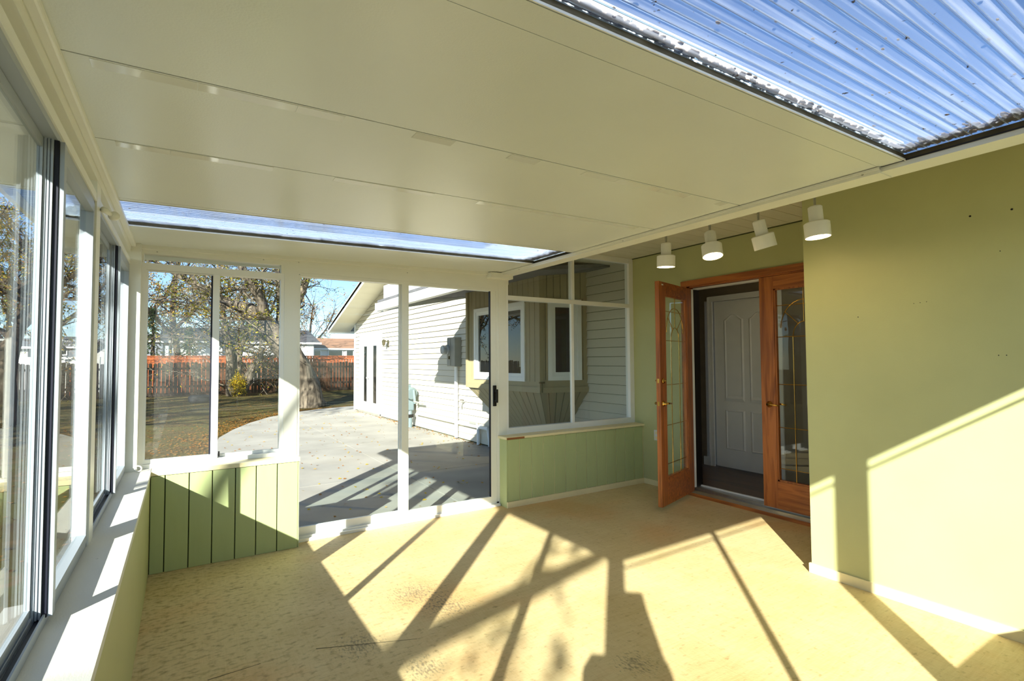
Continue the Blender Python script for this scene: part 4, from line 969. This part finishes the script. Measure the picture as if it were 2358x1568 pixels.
# ================================================================== TREES
LEAVES = [M['lf1'], M['lf2'], M['lf3'], M['lf4']]
def grow(wood_mb, leaf_mb, pts, rads, seed, nb, blen, levels, leafn, lsize, droop=.15, up=.35, nm=4, r3=3):
    """scatter side branches along a limb, recursively; leaves on the last twigs"""
    rr = random.Random(seed)
    def branch(p, d, L, r, lev):
        n = 4; q = [p.copy()]; dd = d.copy()
        for i in range(n):
            dd = (dd+Vector((rr.gauss(0, .22), rr.gauss(0, .22), rr.gauss(0, .2)-droop*(lev == levels)))).normalized()
            q.append(q[-1]+dd*L/n)
        wood_mb.tube(q, [r*(1-.8*i/n) for i in range(n+1)], 4 if lev == 1 else r3, cap=False)
        if lev < levels:
            for i in range(nb):
                t = rr.uniform(.25, 1); k = min(int(t*n), n-1); b0 = q[k].lerp(q[k+1], t*n-k)
                ax = Vector((rr.gauss(0, 1), rr.gauss(0, 1), rr.gauss(0, .7)+up*.3)).normalized()
                branch(b0, (dd*.7+ax).normalized(), L*rr.uniform(.4, .65), max(r*.45, .006), lev+1)
        else:
            for i in range(leafn):
                t = rr.uniform(.2, 1); k = min(int(t*n), n-1); c = q[k].lerp(q[k+1], t*n-k)+Vector((rr.gauss(0, .05), rr.gauss(0, .05), rr.gauss(-.03, .05)))
                s_ = rr.uniform(*lsize); a = Vector((rr.gauss(0, 1), rr.gauss(0, 1), rr.gauss(-.5, .8))).normalized(); b = a.orthogonal().normalized()
                leaf_mb.add([c-a*s_, c+b*s_*.5, c+a*s_, c-b*s_*.5], [(0, 1, 2, 3)], rr.randrange(nm))
    return branch, rr
def tree(name, label, limbs, seed, bark, nb=5, per_m=2.2, blen=2.0, levels=3, leafn=4, lsize=(.05, .09), mats=None, r0=.05, group=None, skip=1, ntr=10, tail=0):
    mats = mats or LEAVES
    base = limbs[0][0][0]
    t = thing(name, label, 'tree', (base.x, base.y, PZ), group)
    tm, wm, lm = MB(), MB(), MB()
    rr = random.Random(seed)
    for li, (pts, rads) in enumerate(limbs):
        # smooth the limb path
        P_, R_ = [], []
        for i in range(len(pts)-1):
            for k in range(3):
                u = k/3; p0 = pts[max(i-1, 0)]; p1 = pts[i]; p2 = pts[i+1]; p3 = pts[min(i+2, len(pts)-1)]
                P_.append(.5*((2*p1)+(p2-p0)*u+(2*p0-5*p1+4*p2-p3)*u*u+(3*p1-p0-3*p2+p3)*u**3)); R_.append(rads[i]+(rads[i+1]-rads[i])*u)
        P_.append(pts[-1]); R_.append(rads[-1])
        o0 = len(tm.v); tm.tube(P_, R_, ntr)
        for k in range(o0, len(tm.v)):            # gnarled bark outline
            i = min((k-o0)//ntr, len(P_)-1); tm.v[k] = P_[i]+(tm.v[k]-P_[i])*rr.uniform(.88, 1.12)
        br, r2 = grow(wm, lm, pts, rads, seed+li*17, nb, blen, levels, leafn, lsize, nm=len(mats))
        Lt = 0
        for i in range(len(pts)-1):
            seg = pts[i+1]-pts[i]
            if li == 0 and (i < skip or i >= len(pts)-1-tail): continue
            for k in range(max(1, int(seg.length*per_m))):
                u = r2.random(); p = pts[i].lerp(pts[i+1], u); r = rads[i]+(rads[i+1]-rads[i])*u
                d = Vector((r2.gauss(0, 1), r2.gauss(0, 1), r2.gauss(.35, .6))).normalized()
                br(p, (d+seg.normalized()*.5).normalized(), blen*r2.uniform(.6, 1.3), min(r*.6, r0), 1)
    tm.build('trunk', bark, t, smooth=True)
    o = wm.build('branches', bark, t); o['kind'] = 'stuff'
    o = lm.build('foliage', mats, t); o['kind'] = 'stuff'
    return t
def L_(y, seq):   # limb from pixels: (px, py, dy, radius m)
    return [at_y(a, b, y+c) for a, b, c, r in seq], [r for a, b, c, r in seq]
TY = 18.2
lead = L_(TY, [(712, 940, 0, .62), (700, 890, 0, .46), (678, 830, 0, .40), (640, 782, 0, .36), (604, 742, .1, .30), (572, 712, .2, .22), (530, 698, .4, .15), (460, 660, .7, .10), (370, 610, 1.2, .06), (300, 560, 1.5, .03)])
lb = L_(TY, [(606, 745, .1, .2), (604, 700, 0, .16), (578, 655, -.2, .13), (545, 590, -.4, .10), (500, 500, -.6, .07), (460, 400, -.8, .03)])
lc = L_(TY, [(655, 800, 0, .2), (672, 730, -.3, .15), (700, 660, -.8, .11), (735, 560, -1.2, .07), (770, 450, -1.6, .03)])
ld = L_(TY, [(640, 782, 0, .2), (648, 720, .5, .14), (640, 620, 1, .1), (650, 480, 1.4, .06), (640, 380, 1.6, .03)])
tree('leaning_tree', 'large old tree with a thick leaning grey trunk beside the patio', [lead, lb, lc, ld], 11, M['bark'], nb=6, per_m=3.2, blen=2.1, leafn=6, lsize=(.025, .05), skip=4, ntr=14, mats=[M['lf1'], M['lf2'], M['lf3'], M['lf1']])
Y2 = 26.0
a1 = L_(Y2, [(533, 912, 0, .22), (531, 860, 0, .19), (527, 800, 0, .16), (518, 745, 0, .12), (508, 680, 0, .08), (500, 600, 0, .04)])
a2 = L_(Y2, [(544, 910, .2, .2), (547, 850, .2, .17), (552, 805, .2, .14), (566, 770, .2, .10), (580, 720, .2, .06)])
a3 = L_(Y2, [(556, 905, -.3, .2), (575, 868, -.4, .17), (592, 835, -.5, .15), (604, 800, -.6, .12)])
a4 = L_(Y2, [(548, 850, .2, .1), (538, 800, .4, .08), (506, 760, .6, .04)])
tree('multi_stem_tree', 'grey multi-stemmed tree growing against the fence', [a1, a2, a3, a4], 23, M['bark'], nb=6, per_m=4.0, blen=2.4, leafn=2, lsize=(.03, .06), skip=2)
Y3 = 21
b1 = L_(Y3, [(-10, 930, 0, .32), (2, 870, 0, .28), (16, 815, 0, .24), (36, 770, 0, .18), (58, 720, 0, .12), (70, 640, 0, .08), (60, 540, 0, .04)])
b2 = L_(Y3, [(18, 815, 0, .15), (-30, 740, .4, .11), (-70, 640, .8, .07), (-60, 520, 1, .03)])
b3 = L_(Y3, [(40, 765, 0, .12), (110, 700, -.6, .09), (190, 660, -1.2, .06), (260, 610, -1.6, .03)])
tree('dark_tree', 'dark leaning tree trunk seen through the nearest left window', [b1, b2, b3], 37, M['barkd'], nb=5, per_m=2.4, blen=2.4, leafn=8, lsize=(.025, .055), skip=3)
Y4 = 15
c1 = [Vector((-3.4, 17, PZ)), Vector((-3.5, 17, 1.0)), Vector((-3.3, 16.9, 2.6)), Vector((-2.9, 16.5, 4.2)), Vector((-2.6, 16.2, 6.0))]
c2 = [Vector((-3.3, 16.9, 2.6)), Vector((-2.2, 16.2, 3.6)), Vector((-1.2, 15.6, 4.3)), Vector((0, 15.0, 4.6))]
c3 = [Vector((-3.2, 16.8, 3.0)), Vector((-3.9, 15.8, 4.0)), Vector((-4.2, 14.6, 4.8))]
tree('yellow_tree', 'slender tree with yellowing leaves on the lawn outside the left windows', [(c1, [.14, .12, .10, .07, .03]), (c2, [.08, .06, .045, .02]), (c3, [.08, .05, .03])], 51, M['barkd'], nb=5, per_m=2.6, blen=1.7, leafn=9, lsize=(.02, .045), skip=2)
# conifer and bushes behind the fence
def conifer(name, label, x, y, h, rad, seed, n=2600, mats=None):
    rr = random.Random(seed); t = thing(name, label, 'tree', (x, y, PZ)); lm = MB(); tk = MB().tube([(x, y, PZ), (x, y, PZ+h*.9)], [.16, .03], 8)
    tk.build('trunk', M['barkd'], t)
    for i in range(n):
        u = rr.random()**.7; z = PZ+.3+u*(h-.3); r = rad*(1-u)*rr.uniform(.5, 1.05)+.1; a = rr.uniform(0, 6.283)
        c = Vector((x+r*math.cos(a), y+r*math.sin(a), z)); s_ = rr.uniform(.07, .15); d = Vector((math.cos(a), math.sin(a), -.4+rr.gauss(0, .3))).normalized(); b = d.cross(Vector((0, 0, 1))).normalized()
        lm.add([c-d*s_, c+b*s_*.4, c+d*s_, c-b*s_*.4], [(0, 1, 2, 3)], rr.randrange(len(mats) if mats else 1))
    o = lm.build('foliage', mats or [M['lf5']], t); o['kind'] = 'stuff'
p = at_y(436, 800, 33); conifer('spruce', 'dark green spruce between the fence and the white house', p.x, 33, 3.4, .8, 3, n=900)
p = at_y(352, 800, 34); conifer('spruce', 'dark spruce left of the white house near the grey building', p.x, 34, 4.4, 1.0, 4, n=1200)
def backtree(px, y, h, seed, label, mats):
    p = at_y(px, 820, y); x = p.x
    l1 = [Vector((x, y, PZ)), Vector((x+.2, y, 1.6)), Vector((x-.1, y, h*.5)), Vector((x+.3, y, h))]
    l2 = [l1[1].lerp(l1[2], .4), Vector((x-1.6, y, h*.55)), Vector((x-2.4, y-.4, h*.85))]
    l3 = [l1[1].lerp(l1[2], .6), Vector((x+1.6, y+.3, h*.6)), Vector((x+2.6, y, h*.9))]
    tree('bare_tree', label, [(l1, [.25, .2, .13, .04]), (l2, [.12, .08, .03]), (l3, [.12, .08, .03])], seed, M['barkd'], nb=5, per_m=1.7, blen=2.8, leafn=5, lsize=(.045, .085), mats=mats, skip=1)
backtree(400, 36, 9, 71, 'bare autumn tree behind the fence above the white house', [M['lf4'], M['lf1'], M['lf6']])
backtree(300, 40, 9, 72, 'thin autumn tree behind the grey building', [M['lf4'], M['lf3'], M['lf1']])
backtree(120, 34, 8, 73, 'olive leaved tree over the fence seen through the middle left window', [M['lf3'], M['lf1'], M['lf2']])
backtree(715, 58, 8, 74, 'distant bare tree above the brown roofed house', [M['lf4'], M['lf6']])
backtree(20, 52, 10, 75, 'distant tree above the white gabled house', [M['lf3'], M['lf4']])
backtree(560, 54, 10, 76, 'distant bare tree behind the white house roof', [M['lf4'], M['lf3']])
# yellow shrub
p = at_y(549, 905, 25.4); rr = random.Random(8)
sh = thing('yellow_shrub', 'small bright yellow shrub at the foot of the multi-stemmed tree', 'shrub', (p.x, 25.4, PZ)); lm, wm = MB(), MB()
for i in range(60):
    a = rr.uniform(0, 6.28); wm.tube([(p.x, 25.4, PZ), (p.x+.22*math.cos(a), 25.4+.22*math.sin(a), PZ+rr.uniform(.3, .8))], [.012, .004], 3, cap=False)
for i in range(2200):
    v = Vector((rr.gauss(0, 1), rr.gauss(0, 1), rr.gauss(0, 1))).normalized()*rr.random()**.4
    q_ = 1+.35*math.sin(5*v.x+3*v.z)*math.cos(4*v.y); c = Vector((p.x+v.x*.33*q_, 25.4+v.y*.33*q_, PZ+.52+v.z*.5*q_)); s_ = rr.uniform(.016, .034); a = Vector((rr.gauss(0, 1), rr.gauss(0, 1), rr.gauss(0, 1))).normalized(); b = a.orthogonal()
    lm.add([c-a*s_, c+b*s_*.5, c+a*s_, c-b*s_*.5], [(0, 1, 2, 3)], rr.randrange(3))
wm.build('stems', M['barkd'], sh); o = lm.build('foliage', [M['lf2'], M['lf2'], M['lf1']], sh); o['kind'] = 'stuff'
# tyre
p = at_z(460, 926, PZ)
ty = thing('tyre', 'dark old tyre lying on the lawn in front of the fence', 'tyre', (p.x, p.y, PZ-.02))
MB().lathe([(.20, .0), (.30, -.02), (.36, .03), (.37, .12), (.36, .21), (.30, .26), (.20, .24), (.19, .20), (.28, .19), (.28, .05), (.19, .04), (.20, 0)], (p.x, p.y, PZ), (0, 0, 1), 28).build('carcass', M['rubber'], ty, smooth=True)
for k in range(3): MB().lathe([(.371, .07+.05*k), (.376, .075+.05*k), (.376, .09+.05*k), (.371, .095+.05*k)], (p.x, p.y, PZ), (0, 0, 1), 28).build('tread_rib', M['rubber'], ty)

# ================================================================== SHADE TREE (outside, behind the viewer, towards the sun)
def upsun(x, y, z, dist): return Vector((x, y, z))-SUNDIR*dist
s0, s1 = upsun(.80, 2.40, 0, 9.0), upsun(2.44, 2.80, 0, 9.0)
dv = s1-s0
l_main = [Vector((s0.x-3.4, s0.y+1.0, PZ)), Vector((s0.x-3.3, s0.y+.6, 1.8)), Vector((s0.x-2.4, s0.y-.2, 3.2)), s0-dv*.6, s0, s0+dv*.5, s1, s1+dv*.12]
lm2 = [Vector((s0.x-2.6, s0.y-.1, 3.0)), Vector((s0.x-2.2, s0.y+.4, 4.6)), Vector((s0.x-1.4, s0.y+.2, 6.4))]
tree('shade_tree', 'bare branched tree outside behind the viewer that shades the floor', [(l_main, [.16, .15, .12, .09, .08, .072, .05, .02]), (lm2, [.1, .07, .03])], 91, M['barkd'], nb=4, per_m=1.0, blen=1.3, levels=2, leafn=9, lsize=(.04, .07), skip=3, r0=.02, tail=2)

def lefttree(x, y, h, seed, label):
    l1 = [Vector((x, y, PZ)), Vector((x+.1, y, 1.8)), Vector((x-.2, y+.3, h*.5)), Vector((x+.2, y+.2, h))]
    l2 = [l1[1].lerp(l1[2], .4), Vector((x-1.6, y+1, h*.55)), Vector((x-2.6, y+1.4, h*.85))]
    l3 = [l1[1].lerp(l1[2], .5), Vector((x+1.5, y-1, h*.6)), Vector((x+2.6, y-1.3, h*.8))]
    tree('lawn_tree', label, [(l1, [.28, .22, .14, .05]), (l2, [.13, .09, .04]), (l3, [.13, .09, .04])], seed, M['barkd'], nb=5, per_m=1.8, blen=2.6, leafn=4, lsize=(.06, .11), skip=1)
lefttree(-8.5, 9.5, 7.5, 81, 'tree on the lawn to the left, shading the near grass')
lefttree(-11.5, 14.5, 8.0, 82, 'tree on the lawn far to the left, shading the fence')
lefttree(-13.0, 8.0, 9.0, 83, 'tall tree at the left edge of the garden')
